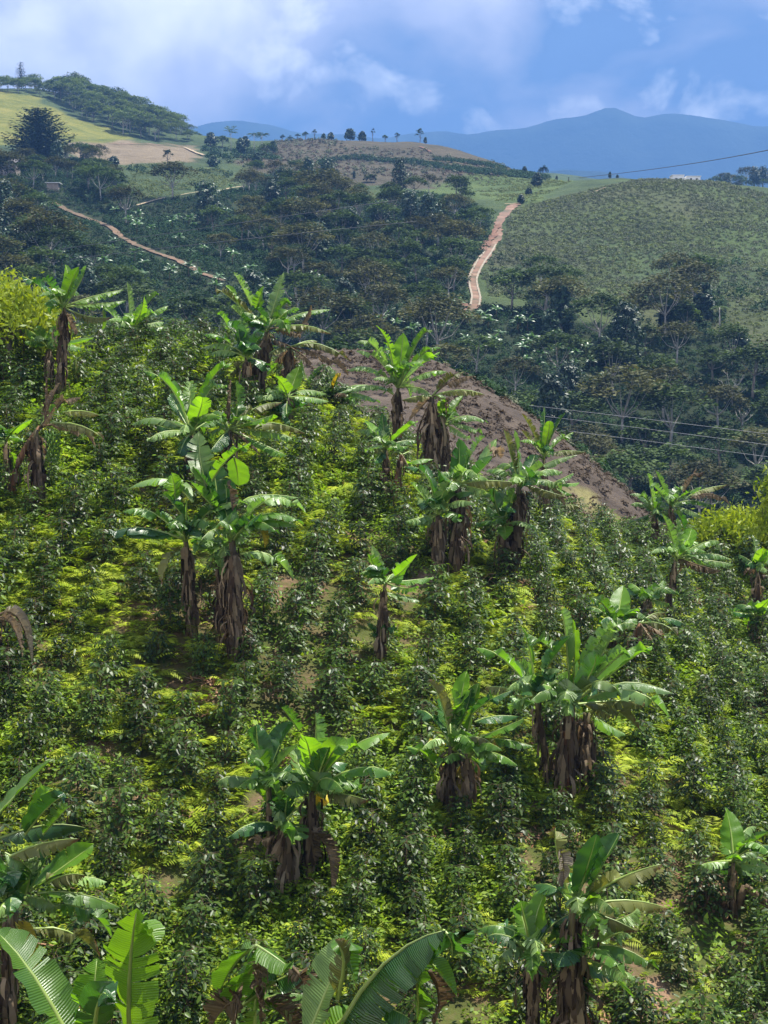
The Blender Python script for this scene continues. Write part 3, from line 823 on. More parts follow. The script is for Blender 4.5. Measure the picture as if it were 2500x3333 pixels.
# dead grey plant at the left edge
banana(crop_fn(0, 1500, .6028), 'bleached dead banana leaf collapsed at the left edge of the slope', (-40, 1090), (-30, 850), [
    lf((95, 845), (172, 1105), 'w', 1.0, f=.6, o=60, n=16), lf((60, 880), (120, 1060), 'd', 1.0, f=.6, n=16), lf((20, 900), (40, 1020), 'd', 1.2, f=.6, n=16)], skirt=.9, rad=.14)

banana(c1, 'wide banana plant with two raised leaves like horns in mid slope', (1215, 1420), (1212, 1150), [
    lf((1090, 865), (912, 755), 'g', 1.15), lf((1330, 830), (1472, 705), 'b', 1.1), lf((1207, 920), (1210, 825), 'p', r=.7), lf((1330, 880), (1442, 862), 'p', r=.6),
    lf((1000, 1055), (832, 1102), 'p', r=.5), lf((1045, 1140), (935, 1205), 'p', .9), lf((1100, 1130), (985, 1095), 'k'), lf((1270, 1010), (1285, 925), 'b', 1.3, f=.8),
    lf((1340, 1065), (1432, 1040), 'g'), lf((1170, 1210), (1140, 1290), 'k', 1.1), lf((1130, 1000), (1090, 900), 'k', 1.1)], skirt=.5, hw=.3)
banana(c2, 'banana plant with one upright withered leaf and long olive leaves pointing right', (380, 1760), (372, 1470), [
    lf((380, 1250), (385, 1058), 'd', .8, b=(370, 1420), f=.6), lf((440, 1210), (428, 1068), 'g', 1.1, b=(432, 1375), f=.9, r=.5), lf((600, 1290), (818, 1250), 'o', b=(430, 1440), r=.7, o=40),
    lf((740, 1420), (1002, 1505), 'o', b=(480, 1450)), lf((740, 1500), (915, 1562), 'p', r=.7), lf((290, 1560), (215, 1655), 'k', 1.2), lf((240, 1485), (188, 1575), 'p'),
    lf((680, 1612), (845, 1685), 'g'), lf((230, 1400), (148, 1435), 'p', r=.6), lf((650, 1385), (742, 1348), 'b', r=.3), lf((500, 1570), (620, 1680), 'd')], skirt=.6, hw=.3)

banana(c1, 'left stem of the biggest clump with yellowing hanging leaf', (1235, 2380), (1180, 1830), [
    lf((1050, 1442), (818, 1502), 'p', b=(1225, 1590), r=.5), lf((1108, 1490), (1088, 1400), 'b', r=.6, b=(1112, 1570)), lf((1100, 1600), (1035, 1530), 'k', 1.5, f=.8, b=(1175, 1690)),
    lf((960, 1650), (783, 1652), 'g', 1.1), lf((860, 1748), (682, 1822), 'k', 1.1), lf((950, 1772), (800, 1812), 'k', .8), lf((1262, 1820), (1347, 1918), 'g', 1.3, o=12),
    lf((1078, 1950), (1032, 2122), 'o', 1.2, f=.7, o=20, r=.35, b=(1155, 1885)), lf((1150, 1720), (1092, 1678), 'o', .8), lf((1185, 1650), (1186, 1560), 'g', roll=True)], skirt=.8, hw=.32)
banana(c1, 'middle stem of the biggest clump bearing the tallest upright leaf', (1400, 2400), (1420, 1890), [
    lf((1275, 1330), (1262, 1138), 'p', 1.5, b=(1312, 1520), f=.95, r=.3, o=10), lf((1300, 1560), (1212, 1462), 'g', 1.1, b=(1400, 1660)), lf((1370, 1480), (1352, 1340), 'k', 1.6, f=.8, b=(1390, 1640)),
    lf((1450, 1310), (1595, 1208), 'b', b=(1345, 1455), r=.5), lf((1508, 1400), (1512, 1482), 'b', 1.2, b=(1485, 1300), f=.95, o=8, r=.05, n=14), lf((1352, 1628), (1565, 1585), 'g', b=(1242, 1780), o=45),
    lf((1425, 1740), (1410, 1648), 'b', .6, b=(1452, 1835), f=.6), lf((1402, 1960), (1412, 2075), 'p', 1.1, f=.7), lf((1300, 1450), (1180, 1350), 'k', 1.1, b=(1370, 1620)), lf((1440, 1560), (1420, 1480), 'k', 1.3, f=.7)], skirt=.9, hw=.32, rad=.13)
banana(c1, 'right stem of the biggest clump with heavy brown skirt and leaves sweeping right', (1505, 2520), (1475, 1830), [
    lf((1650, 1545), (1897, 1560), 'p', b=(1505, 1610), r=.7), lf((1706, 1568), (1943, 1660), 'p', r=.5), lf((1640, 1705), (1888, 1742), 'b', o=45, r=.25), lf((1700, 1660), (1930, 1735), 'g', r=.4),
    lf((1706, 1922), (1866, 2084), 'p', b=(1530, 1920), o=55), lf((1665, 1800), (1680, 1880), 'y', .5, b=(1640, 1760)), lf((1462, 1520), (1465, 1450), 'd', .7, b=(1480, 1640), f=.6), lf((1580, 1720), (1660, 1660), 'k'),
    lf((1430, 1640), (1380, 1560), 'k', 1.2)], skirt=1.6, hw=.3, rad=.15)

banana(c2, 'tall crest banana plant with fishbone torn upright leaves and mixed dry ones', (600, 1330), (690, 640), [
    lf((765, 380), (827, 168), 'p', 1.1, b=(715, 545), f=.9, r=.8, o=12), lf((630, 390), (662, 282), 'b', r=.5, b=(605, 480)), lf((480, 290), (408, 168), 'p', 1.1, b=(560, 450), r=.8), lf((390, 385), (258, 305), 'o', r=.7),
    lf((400, 345), (348, 278), 'b', .6, b=(470, 470)), lf((620, 490), (540, 460), 'k', b=(690, 625), r=.5), lf((980, 508), (1218, 480), 'p', b=(750, 620), r=.8), lf((860, 490), (942, 465), 'g'),
    lf((825, 440), (892, 410), 'g', b=(740, 560)), lf((980, 608), (1222, 682), 'o', b=(760, 650), r=.8), lf((850, 640), (965, 720), 'd'), lf((1000, 560), (1055, 440), 'd', .8, b=(930, 690)),
    lf((610, 640), (590, 740), 'k', 1.3), lf((560, 560), (490, 500), 'k', 1.1), lf((440, 500), (390, 455), 'p', b=(540, 590))], skirt=1.3, hw=.28, rad=.13, Y=48.5)
banana(c2, 'withered banana plant whose dark dry leaves arch right over the crest', (830, 1290), (880, 790), [
    lf((1130, 768), (1383, 915), 'o', r=.85), lf((1180, 878), (1362, 1032), 'd', r=.8), lf((1030, 738), (1102, 745), 'o'), lf((800, 745), (738, 740), 'd'), lf((870, 860), (962, 900), 'd'),
    lf((990, 860), (1065, 930), 'd'), lf((800, 850), (740, 930), 'd', 1.2), lf((780, 800), (700, 850), 'o')], skirt=1.6, hw=.27, rad=.12, Y=49)
banana(c2, 'bluish green banana plant at the crest, lower left of the torn one', (510, 1290), (520, 880), [
    lf((340, 765), (143, 802), 'p', 1.1), lf((330, 815), (203, 862), 'p'), lf((270, 690), (168, 690), 'g', b=(400, 770)), lf((430, 650), (395, 640), 'k', 1.8, b=(510, 810), f=.7), lf((500, 660), (440, 568), 'p'),
    lf((620, 905), (702, 992), 'k', 1.2, o=12), lf((440, 965), (378, 1012), 'o'), lf((590, 760), (642, 680), 'k', 1.2), lf((330, 560), (278, 508), 'g', .9, b=(370, 650)), lf((470, 760), (450, 640), 'k', 1.3), lf((410, 830), (310, 880), 'k')],
    skirt=.8, hw=.3, rad=.12, Y=47.5)
banana(c2, 'small fresh banana plant with one glowing upright leaf below the crest', (855, 1430), (860, 1210), [
    lf((905, 1090), (957, 948), 'b', 1.7, f=.9, r=.06, o=8), lf((820, 1110), (752, 1030), 'b', 1.4, f=.7), lf((735, 1160), (712, 1120), 'b', .7), lf((640, 1192), (572, 1205), 'p'), lf((1000, 1148), (1185, 1182), 'p'),
    lf((1020, 1205), (1203, 1242), 'p'), lf((960, 1250), (895, 1310), 'k'), lf((735, 970), (777, 922), 'b', .8, b=(690, 1030)), lf((930, 1310), (1065, 1405), 'k'), lf((850, 1350), (905, 1425), 'k', 1.2), lf((760, 1280), (700, 1310), 'k')],
    skirt=.5, hw=.27, Y=47)
banana(c2, 'banana plant half behind the crest with smooth upright leaf and thin trailing leaf', (1220, 1400), (1215, 1210), [
    lf((1205, 1080), (1195, 948), 'g', 1.5, f=.9, r=.04, o=10), lf((1265, 1060), (1300, 1000), 'y', .5), lf((1090, 1030), (1183, 930), 'p', b=(1020, 1125)), lf((995, 990), (975, 898), 'p', 1.2, b=(1010, 1085)),
    lf((1420, 1108), (1655, 1142), 'p', r=.6), lf((1440, 1178), (1632, 1262), 'p', r=.5), lf((1368, 1280), (1370, 1375), 'g', .4, b=(1368, 1205)), lf((1285, 1170), (1350, 1190), 'd'), lf((1150, 1140), (1120, 1060), 'p', 1.4)],
    skirt=.5, hw=.26, Y=52)

banana(c3, 'tall crest banana plant with one glowing central leaf and pale fanned leaves', (320, 850), (352, 520), [
    lf((370, 330), (386, 168), 'b', 1.6, f=.95, r=.08, o=8), lf((285, 235), (208, 118), 'b', .8, b=(322, 410), r=.8), lf((200, 258), (78, 232), 'p', r=.7), lf((212, 330), (76, 284), 'p', r=.6), lf((165, 393), (18, 418), 'p', r=.7),
    lf((180, 508), (-40, 560), 'p', b=(320, 565), r=.6), lf((480, 222), (577, 152), 'g', r=.5), lf((510, 302), (632, 265), 'g', r=.7), lf((510, 365), (622, 290), 'b', r=.35), lf((530, 428), (670, 420), 'p', r=.7),
    lf((405, 518), (430, 585), 'p', 1.3, f=.6), lf((490, 525), (555, 568), 'p'), lf((300, 330), (300, 240), 'k', 1.1)], skirt=.6, hw=.27, rad=.11, Y=48)
banana(c3, 'half dead banana plant with curtain of brown shreds beside the tall glowing one', (585, 990), (572, 580), [
    lf((680, 468), (782, 418), 'o', r=.85), lf((700, 482), (838, 445), 'd', r=.8), lf((760, 538), (918, 572), 'o', r=.85), lf((480, 578), (375, 605), 'o', r=.7), lf((520, 630), (418, 748), 'd'), lf((640, 605), (665, 700), 'd'),
    lf((625, 570), (675, 605), 'p')], skirt=2.2, hw=.26, rad=.14, Y=47.5)
banana(c3, 'green banana plant right of the brown shredded trunk, arching toward the bare spur', (650, 1010), (652, 760), [
    lf((720, 650), (772, 575), 'b', r=.4), lf((800, 705), (937, 755), 'p', r=.6), lf((800, 772), (902, 832), 'p', r=.5), lf((740, 800), (822, 862), 'p', r=.5), lf((600, 720), (570, 640), 'k'), lf((640, 655), (650, 600), 'b', .8), lf((690, 700), (690, 640), 'b')],
    skirt=1.1, hw=.25, rad=.11, Y=47.5)
banana(c3, 'low banana plant with two raised bright leaves under the tall glowing one', (270, 1140), (272, 910), [
    lf((200, 822), (128, 735), 'b', 1.2, r=.15), lf((380, 812), (478, 738), 'b', 1.1, r=.15), lf((390, 868), (472, 872), 'g'), lf((235, 918), (193, 918), 'o'), lf((258, 800), (248, 690), 'k'), lf((225, 970), (198, 1005), 'k'), lf((330, 905), (420, 905), 'g')],
    skirt=.6, hw=.24, rad=.08, lift=.6)
banana(c3, 'leaning tan banana stem with one bright sideways leaf', (315, 1215), (375, 960), [
    lf((340, 938), (308, 962), 'o'), lf((480, 992), (582, 990), 'b', b=(395, 1030)), lf((430, 930), (395, 928), 'o', .7), lf((400, 1000), (430, 1060), 'd', .7)], skirt=.2, rad=.10, stem=M_redstem, hw=.22)
banana(c3, 'front left stem of the mid slope pair below the spur, with bluish leaves', (610, 1660), (610, 1350), [
    lf((530, 1088), (398, 1040), 'k', b=(602, 1310)), lf((580, 1225), (545, 1092), 'b', roll=True, w=1.6), lf((515, 1235), (428, 1138), 'p', 1.1), lf((640, 1220), (692, 1128), 'p', 1.1), lf((720, 1218), (852, 1210), 'g', r=.4), lf((700, 1332), (757, 1398), 'g', 1.4, o=10),
    lf((540, 1400), (508, 1468), 'p', 1.2), lf((500, 1368), (398, 1392), 'p'), lf((560, 1290), (470, 1230), 'p', 1.1)], skirt=1.0, hw=.28, rad=.13)
banana(c3, 'taller rear stem of that pair, with broad upright leaves over dark shreds', (730, 1690), (740, 1150), [
    lf((750, 1010), (745, 852), 'k', 1.6, f=.9, r=.3), lf((835, 940), (918, 840), 'p', 1.0, r=.8, f=.6), lf((890, 1020), (992, 855), 'p', 1.6, f=.7, r=.06, o=8, b=(762, 1150)), lf((870, 1080), (962, 965), 'k', 1.4, f=.6), lf((930, 1128), (1128, 1142), 'o', r=.7),
    lf((870, 1180), (912, 1190), 'p'), lf((985, 930), (1018, 985), 'd', b=(950, 940)), lf((680, 1120), (610, 1060), 'k')], skirt=1.5, hw=.3, rad=.15, lift=.2)
banana(c3, 'skirted banana plant with tall pale leaf at the foot of the bare spur', (1100, 1670), (1140, 1150), [
    lf((1130, 970), (1108, 798), 'p', 1.4, f=.95, r=.2, o=10), lf((1080, 940), (1038, 788), 'o', 1.1, r=.7, f=.6), lf((1120, 1080), (1085, 1010), 'k', 1.2), lf((1300, 1025), (1515, 962), 'p', b=(1180, 1150), r=.6), lf((1310, 1058), (1418, 1085), 'p', r=.6), lf((1320, 1125), (1412, 1195), 'p', r=.6),
    lf((1290, 1188), (1445, 1235), 'o', r=.7), lf((1020, 1205), (865, 1235), 'p', b=(1145, 1300), r=.3), lf((1210, 1040), (1240, 960), 'k'), lf((1200, 1120), (1170, 1030), 'k', 1.2)], skirt=1.3, hw=.28, rad=.14)
banana(c3, 'short banana plant in front of the pale leaved one at the spur foot', (1050, 1670), (1040, 1420), [
    lf((1080, 1328), (1152, 1392), 'k', 1.1), lf((1048, 1455), (1046, 1515), 'b', 1.3, f=.8), lf((1120, 1388), (1205, 1415), 'g'), lf((985, 1270), (980, 1170), 'k', 1.1), lf((930, 1388), (868, 1425), 'g'), lf((1085, 1260), (1110, 1175), 'g', 1.1), lf((990, 1350), (930, 1290), 'g')], skirt=.8, hw=.24)
banana(c3, 'crest banana plant against the bare spur, leaves narrow and tattered', (1330, 1310), (1300, 970), [
    lf((1304, 800), (1300, 645), 'k', 1.0, r=.7), lf((1222, 800), (1153, 690), 'o', r=.8), lf((1212, 870), (1153, 800), 'o', r=.7), lf((1370, 800), (1442, 685), 'k', r=.6), lf((1410, 862), (1492, 812), 'p', r=.7), lf((1430, 935), (1575, 945), 'o', r=.7),
    lf((1450, 1148), (1533, 1140), 'b', b=(1340, 1150)), lf((1420, 1188), (1482, 1222), 'b', b=(1350, 1160)), lf((1430, 1110), (1492, 1078), 'g', b=(1350, 1150)), lf((1480, 1285), (1533, 1305), 'o', b=(1400, 1300)), lf((1380, 1215), (1442, 1300), 'd', b=(1330, 1150)), lf((1330, 820), (1335, 740), 'b')],
    skirt=.5, hw=.24, rad=.09, Y=50.5)
banana(c3, 'slender young banana plant alone in the middle of the slope', (215, 2270), (268, 1790), [
    lf((212, 1690), (183, 1548), 'p', 1.1, f=.7), lf((372, 1722), (478, 1605), 'b', 1.1, r=.15), lf((420, 1778), (588, 1755), 'g', o=35), lf((390, 1828), (480, 1810), 'g'), lf((400, 1880), (490, 1912), 'p', b=(272, 1860)), lf((195, 1680), (170, 1610), 'g'), lf((330, 1740), (350, 1660), 'b'),
    lf((180, 2100), (150, 2060), 'k', b=(230, 2130)), lf((290, 2080), (330, 2110), 'k', b=(240, 2120))], skirt=.5, hw=.23, rad=.075)

banana(c4, 'left banana plant of the dark crest group by the dry spur end', (720, 790), (720, 560), [
    lf((620, 418), (508, 410), 'p'), lf((602, 478), (513, 495), 'p'), lf((728, 450), (745, 385), 'b'), lf((745, 515), (778, 515), 'g'), lf((600, 598), (503, 632), 'g'), lf((620, 648), (530, 692), 'k'), lf((680, 340), (665, 228), 'p', r=.6), lf((780, 590), (840, 640), 'k'), lf((670, 500), (640, 440), 'g')], skirt=.6, hw=.24, Y=53.5)
banana(c4, 'taller banana plant of the dark crest group with withered leaves thrown right', (845, 830), (850, 500), [
    lf((775, 325), (724, 208), 'p', 1.1, r=.5), lf((745, 375), (688, 320), 'p', r=.6), lf((915, 365), (985, 338), 'p', r=.5), lf((1000, 390), (1108, 342), 'b', r=.3), lf((1150, 358), (1318, 328), 'o', b=(1000, 420), r=.8), lf((1190, 400), (1338, 495), 'd', b=(1010, 440), r=.8),
    lf((1050, 458), (1198, 518), 'g', o=50), lf((1000, 538), (1112, 592), 'p', r=.6), lf((1020, 290), (1062, 182), 'd', b=(955, 385)), lf((1080, 230), (1105, 250), 'd', .8, b=(1040, 240)), lf((930, 600), (960, 700), 'k'), lf((800, 600), (860, 760), 'p', b=(770, 550))], skirt=.7, hw=.25, Y=53)
banana(c4, 'thin leaning banana stem with torn hanging leaves by the yellow bushes', (845, 1400), (900, 930), [
    lf((905, 770), (905, 598), 'p', r=.8, f=.7), lf((845, 730), (778, 568), 'p', r=.8), lf((985, 800), (1022, 688), 'b', 1.6, f=.7, r=.15), lf((1130, 805), (1258, 800), 'p', r=.6), lf((1150, 898), (1345, 942), 'p', r=.7), lf((1180, 958), (1365, 988), 'p', r=.6), lf((1085, 995), (1272, 1042), 'd', r=.7),
    lf((848, 840), (820, 890), 'p', r=.7), lf((930, 1000), (895, 1070), 'd')], skirt=.25, hw=.25, rad=.075, bend=-.04)
banana(c4, 'banana plant at the right edge with dried brown collar leaves', (1555, 1350), (1570, 1030), [
    lf((1560, 880), (1523, 738), 'p', r=.8), lf((1600, 940), (1622, 855), 'b', 1.3, f=.8), lf((1510, 958), (1408, 900), 'g'), lf((1650, 925), (1725, 815), 'b'), lf((1520, 1020), (1458, 1085), 'd', 1.1), lf((1625, 1010), (1685, 1045), 'd', 1.1), lf((1600, 1060), (1620, 1130), 'd')], skirt=.5, hw=.24, rad=.08)
banana(c4, 'low dark banana plant below the right edge one', (1530, 1600), (1560, 1410), [
    lf((1470, 1328), (1378, 1330), 'g', r=.2), lf((1440, 1392), (1365, 1380), 'k'), lf((1510, 1440), (1490, 1525), 'b', f=.7), lf((1605, 1345), (1685, 1265), 'b'), lf((1580, 1340), (1572, 1285), 'b', .8), lf((1540, 1450), (1590, 1460), 'k')], skirt=.5, hw=.22, rad=.09)
banana(c4, 'young banana plant with one broad lime leaf behind the right clump', (390, 1660), (400, 1480), [
    lf((425, 1340), (456, 1162), 'b', 1.6, f=.95, r=.03, o=8), lf((285, 1315), (188, 1268), 'g'), lf((340, 1440), (298, 1510), 'b', 1.2, f=.6), lf((500, 1382), (572, 1352), 'b'), lf((490, 1448), (572, 1440), 'g'), lf((370, 1560), (440, 1600), 'p')], skirt=.3, hw=.25)
banana(c4, 'leaning banana stem with drooping brown green leaves beside the lime leaf', (450, 1720), (600, 1480), [
    lf((700, 1400), (805, 1388), 'o'), lf((780, 1482), (910, 1588), 'o', r=.6), lf((700, 1518), (785, 1620), 'd'), lf((870, 1440), (985, 1492), 'k', b=(780, 1440)), lf((420, 1498), (210, 1605), 'p', b=(570, 1490)), lf((640, 1540), (690, 1610), 'd')], skirt=.6, hw=.24, rad=.09, stem=M_redstem)
banana(c4, 'small banana plant with ragged bright leaves in front of the thin leaning stem', (640, 1420), (660, 1270), [
    lf((730, 1180), (793, 1120), 'b', r=.2), lf((640, 1230), (608, 1188), 'g', 1.3), lf((560, 1168), (513, 1148), 'b'), lf((770, 1298), (835, 1312), 'p'), lf((700, 1250), (720, 1200), 'b', 1.1), lf((640, 1330), (600, 1390), 'd')], skirt=.7, hw=.22)

banana(c5, 'left slim stem of the right hand clump with a tall rolled spear leaf', (900, 1100), (820, 690), [
    lf((788, 450), (738, 313), 'b', roll=True, w=2.6), lf((650, 492), (498, 428), 'g', 1.1), lf((762, 570), (738, 510), 'p', 1.6, f=.7), lf((870, 558), (962, 552), 'p'), lf((735, 712), (688, 785), 'p', 1.1), lf((800, 622), (690, 642), 'g', b=(920, 645)), lf((610, 638), (548, 642), 'o', b=(690, 655)), lf((870, 600), (930, 560), 'k', 1.2)],
    skirt=.3, hw=.26, rad=.09)
banana(c5, 'main stem of the right hand clump, broad glowing leaf over thick rusty trunk', (960, 1210), (1010, 740), [
    lf((1030, 460), (1018, 272), 'b', 1.8, f=.95, r=.10, o=8), lf((925, 470), (1002, 368), 'k', 1.5, f=.5, b=(860, 560)), lf((980, 340), (952, 242), 'p', r=.5), lf((1170, 385), (1345, 298), 'p', r=.6, d=1), lf((1190, 440), (1242, 340), 'p', 1.5, f=.7, r=.6, d=1), lf((1240, 495), (1362, 440), 'p', 1.1, r=.4), lf((1300, 512), (1448, 418), 'b', 1.2, r=.15),
    lf((1150, 608), (1283, 685), 'p', 1.2, r=.3), lf((1370, 618), (1568, 678), 'p', b=(1200, 640), r=.3), lf((1340, 658), (1538, 805), 'p', 1.2, b=(1100, 705), r=.4), lf((955, 645), (858, 722), 'p', 1.2, r=.3), lf((1205, 745), (1382, 875), 'o', r=.5, o=40), lf((1250, 715), (1425, 725), 'o'), lf((850, 395), (778, 352), 'p', b=(925, 450), d=1), lf((1120, 560), (1140, 470), 'k', 1.3)],
    skirt=1.1, hw=.31, rad=.17, stem=M_redstem, lift=.2)
banana(c5, 'rear skirted stem of the right hand clump under pale drooping leaf', (1075, 1120), (1095, 780), [
    lf((1200, 840), (1305, 895), 'p'), lf((1160, 760), (1230, 800), 'o'), lf((1110, 700), (1150, 630), 'k', 1.2)], skirt=1.4, hw=.28, rad=.14)
banana(c5, 'left stem of the centre right clump with many raised dark leaves', (350, 1250), (362, 960), [
    lf((420, 680), (447, 552), 'b', 1.1, f=.8, r=.1, b=(395, 840)), lf((380, 740), (362, 650), 'g', 1.1, b=(380, 860)), lf((445, 760), (472, 640), 'k', 1.3, f=.7, r=.4, b=(400, 870)), lf((310, 720), (233, 608), 'o', r=.5), lf((260, 800), (178, 768), 'k', r=.4), lf((200, 988), (118, 958), 'b', r=.2, b=(270, 1060)), lf((290, 920), (258, 955), 'y', .8),
    lf((500, 908), (605, 975), 'o'), lf((330, 800), (300, 700), 'k', 1.1)], skirt=1.0, hw=.25, rad=.1)
banana(c5, 'right stem of the centre right clump with bright leaves pointing right', (440, 1260), (450, 1000), [
    lf((480, 740), (512, 618), 'b', 1.4, f=.8, r=.1, b=(455, 880)), lf((570, 712), (692, 658), 'k', b=(470, 790)), lf((590, 798), (725, 798), 'k', b=(490, 830), o=40), lf((640, 862), (758, 808), 'b', 1.1, b=(520, 910), r=.12), lf((680, 928), (808, 962), 'g', b=(570, 920), o=40), lf((600, 998), (718, 1065), 'g', 1.1, o=30),
    lf((500, 1042), (535, 1095), 'g'), lf((420, 1150), (432, 1252), 'y', .8, b=(420, 1055), f=.8, o=15), lf((410, 920), (360, 850), 'g')], skirt=.9, hw=.25, rad=.1)
banana(c6, 'left stem of the centre clump with pointed rolled leaf and one twisted down', (322, 720), (305, 420), [
    lf((284, 200), (267, 78), 'b', roll=True, w=2.2, b=(290, 330)), lf((258, 230), (252, 148), 'k', 1.3, f=.8, b=(290, 330)), lf((365, 220), (425, 138), 'k', 1.6, f=.8, r=.06, b=(320, 330)), lf((160, 376), (72, 408), 'p', r=.4), lf((290, 430), (355, 568), 'b', 1.2, b=(265, 350), f=.6, r=.06), lf((262, 300), (236, 332), 'g'), lf((335, 340), (440, 235), 'p', b=(318, 420)),
    lf((395, 110), (362, 72), 'g', .8, b=(440, 175)), lf((345, 380), (400, 320), 'k', 1.1)], skirt=.2, hw=.28, rad=.09)
banana(c6, 'right stem of the centre clump with long smooth leaf reaching right', (480, 770), (500, 440), [
    lf((515, 215), (512, 95), 'p', 1.2, f=.9, r=.6), lf((488, 280), (458, 198), 'b', 1.1, r=.2), lf((655, 260), (843, 183), 'b', 1.35, r=.12, o=25), lf((705, 338), (863, 372), 'g', 1.1, r=.4, o=45), lf((620, 392), (715, 435), 'g', r=.4), lf((625, 452), (748, 482), 'o', r=.6), lf((530, 462), (520, 505), 'y', .8), lf((430, 415), (362, 465), 'p', r=.4), lf((420, 365), (355, 405), 'k'),
    lf((585, 275), (622, 240), 'b'), lf((440, 330), (430, 250), 'p', 1.3), lf((540, 330), (570, 250), 'k', 1.1)], skirt=.8, hw=.3, rad=.12)
banana(c6, 'front sucker of the centre clump with drooping smooth leaves over dry debris', (400, 790), (372, 585), [
    lf((470, 508), (547, 548), 'g', 1.2), lf((420, 602), (442, 662), 'g', 1.4, o=12), lf((345, 640), (330, 712), 'g', 1.4, o=12), lf((380, 530), (385, 470), 'k', 1.2), lf((560, 680), (612, 795), 'd', 1.0, b=(480, 615)), lf((580, 770), (582, 890), 'd', .7, b=(560, 690)), lf((500, 690), (500, 780), 'd', .9, b=(470, 600)), lf((280, 655), (262, 680), 'd', .8, b=(330, 640))], skirt=1.1, hw=.26, rad=.15)

banana(c7, 'large banana plant at the left edge with broad leaves and one crumpled yellow leaf', (25, 1230), (60, 770), [
    lf((90, 235), (227, 98), 'g', 1.7, b=(-70, 410), r=.04, o=14), lf((205, 315), (282, 258), 'k', 1.5, b=(110, 430), r=.06), lf((185, 275), (222, 225), 'b', .9, b=(110, 380)), lf((262, 350), (297, 312), 'g', 1.2, b=(190, 430)), lf((200, 388), (387, 402), 'k', 1.2, b=(-10, 450), o=62, r=.2), lf((190, 468), (352, 448), 'o', 1.1, b=(40, 530), r=.4),
    lf((295, 562), (412, 473), 'b', 1.3, b=(130, 680), r=.04, o=22), lf((290, 608), (378, 610), 'o', 1.0, b=(200, 650)), lf((380, 618), (473, 640), 'p', b=(290, 640)), lf((345, 690), (532, 755), 'g', 1.1, b=(165, 690), o=35), lf((390, 770), (492, 882), 'g', 1.1, b=(240, 740), o=40), lf((190, 715), (268, 765), 'p', 1.1, b=(100, 710)), lf((300, 858), (442, 972), 'o', .9, b=(125, 850)),
    lf((110, 560), (145, 610), 'p', b=(20, 510), r=.2), lf((135, 610), (152, 540), 'g', 1.4, b=(110, 700), f=.7), lf((40, 610), (-20, 700), 'k', 1.2), lf((-40, 560), (-150, 500), 'g'), lf((105, 910), (150, 1055), 'y', 1.0, b=(60, 805), f=.5, o=80, n=18), lf((200, 540), (230, 480), 'k', 1.1, b=(130, 680))], skirt=.6, hw=.27, rad=.15)
banana(c9, 'left sucker of the lower right clump with raised bright leaf', (330, 1100), (312, 680), [
    lf((340, 500), (402, 376), 'b', 1.5, f=.7, r=.10, o=12), lf((288, 560), (264, 455), 'b', roll=True), lf((180, 562), (73, 582), 'g', b=(290, 625), o=30, r=.2), lf((245, 638), (195, 635), 'p', 1.1, b=(310, 700)), lf((350, 770), (372, 848), 'g', 1.3, o=12, b=(312, 725)), lf((180, 600), (120, 610), 'k', b=(280, 640)), lf((270, 520), (255, 470), 'g', 1.0)], skirt=.8, hw=.26)
banana(c9, 'tallest stem of the lower right clump with bleached upright leaf and olive leaves', (470, 1130), (500, 480), [
    lf((432, 270), (420, 123), 'o', 1.4, f=.75, r=.7, o=30), lf((560, 300), (602, 157), 'k', 2.0, f=.95, r=.08, o=8, b=(515, 430)), lf((645, 260), (703, 152), 'k', 1.4, f=.8, r=.12, b=(570, 400)), lf((730, 340), (893, 288), 'o', 1.2, b=(545, 440), r=.4), lf((730, 448), (917, 485), 'o', 1.2, b=(545, 480), r=.4), lf((640, 522), (783, 588), 'o', 1.1, b=(530, 512), r=.4),
    lf((420, 545), (533, 493), 'k', 1.1, b=(340, 640), r=.2), lf((555, 450), (572, 425), 'b', .9), lf((735, 520), (778, 485), 'p', b=(640, 550)), lf((455, 300), (450, 395), 'w', .8, b=(440, 215), f=.6, n=14)], skirt=1.3, hw=.28, rad=.14)
banana(c9, 'front stem of the lower right clump with broad low leaves and purple bud', (510, 1130), (510, 705), [
    lf((462, 588), (387, 642), 'b', 1.4, b=(545, 625), o=20, r=.15), lf((700, 655), (878, 758), 'g', 1.1, b=(560, 665), o=45), lf((640, 770), (763, 880), 'g', 1.6, b=(530, 740), o=14, r=.15), lf((690, 750), (738, 792), 'p'), lf((530, 812), (562, 893), 'g', 1.6, b=(500, 765), o=10), lf((420, 680), (483, 702), 'k', 1.1, b=(355, 682)), lf((585, 610), (650, 585), 'k', 1.4),
    lf((680, 600), (732, 612), 'p'), lf((480, 620), (470, 560), 'k', 1.2)], skirt=1.5, hw=.27, rad=.15, bud=(608, 715))
banana(c10, 'young banana plant near the right edge with one glowing spear shaped leaf', (590, 1240), (590, 800), [
    lf((562, 470), (510, 245), 'b', 1.8, f=.95, r=.03, o=8, b=(590, 720)), lf((410, 808), (262, 838), 'p'), lf((350, 855), (228, 892), 'p'), lf((790, 610), (965, 498), 'g', 1.1, b=(660, 700), r=.3), lf((750, 715), (858, 722), 'p'), lf((800, 848), (965, 872), 'p', r=.4), lf((760, 918), (865, 942), 'p', r=.4), lf((605, 735), (645, 735), 'b'), lf((470, 880), (378, 902), 'k')], skirt=.2, hw=.22, rad=.07)
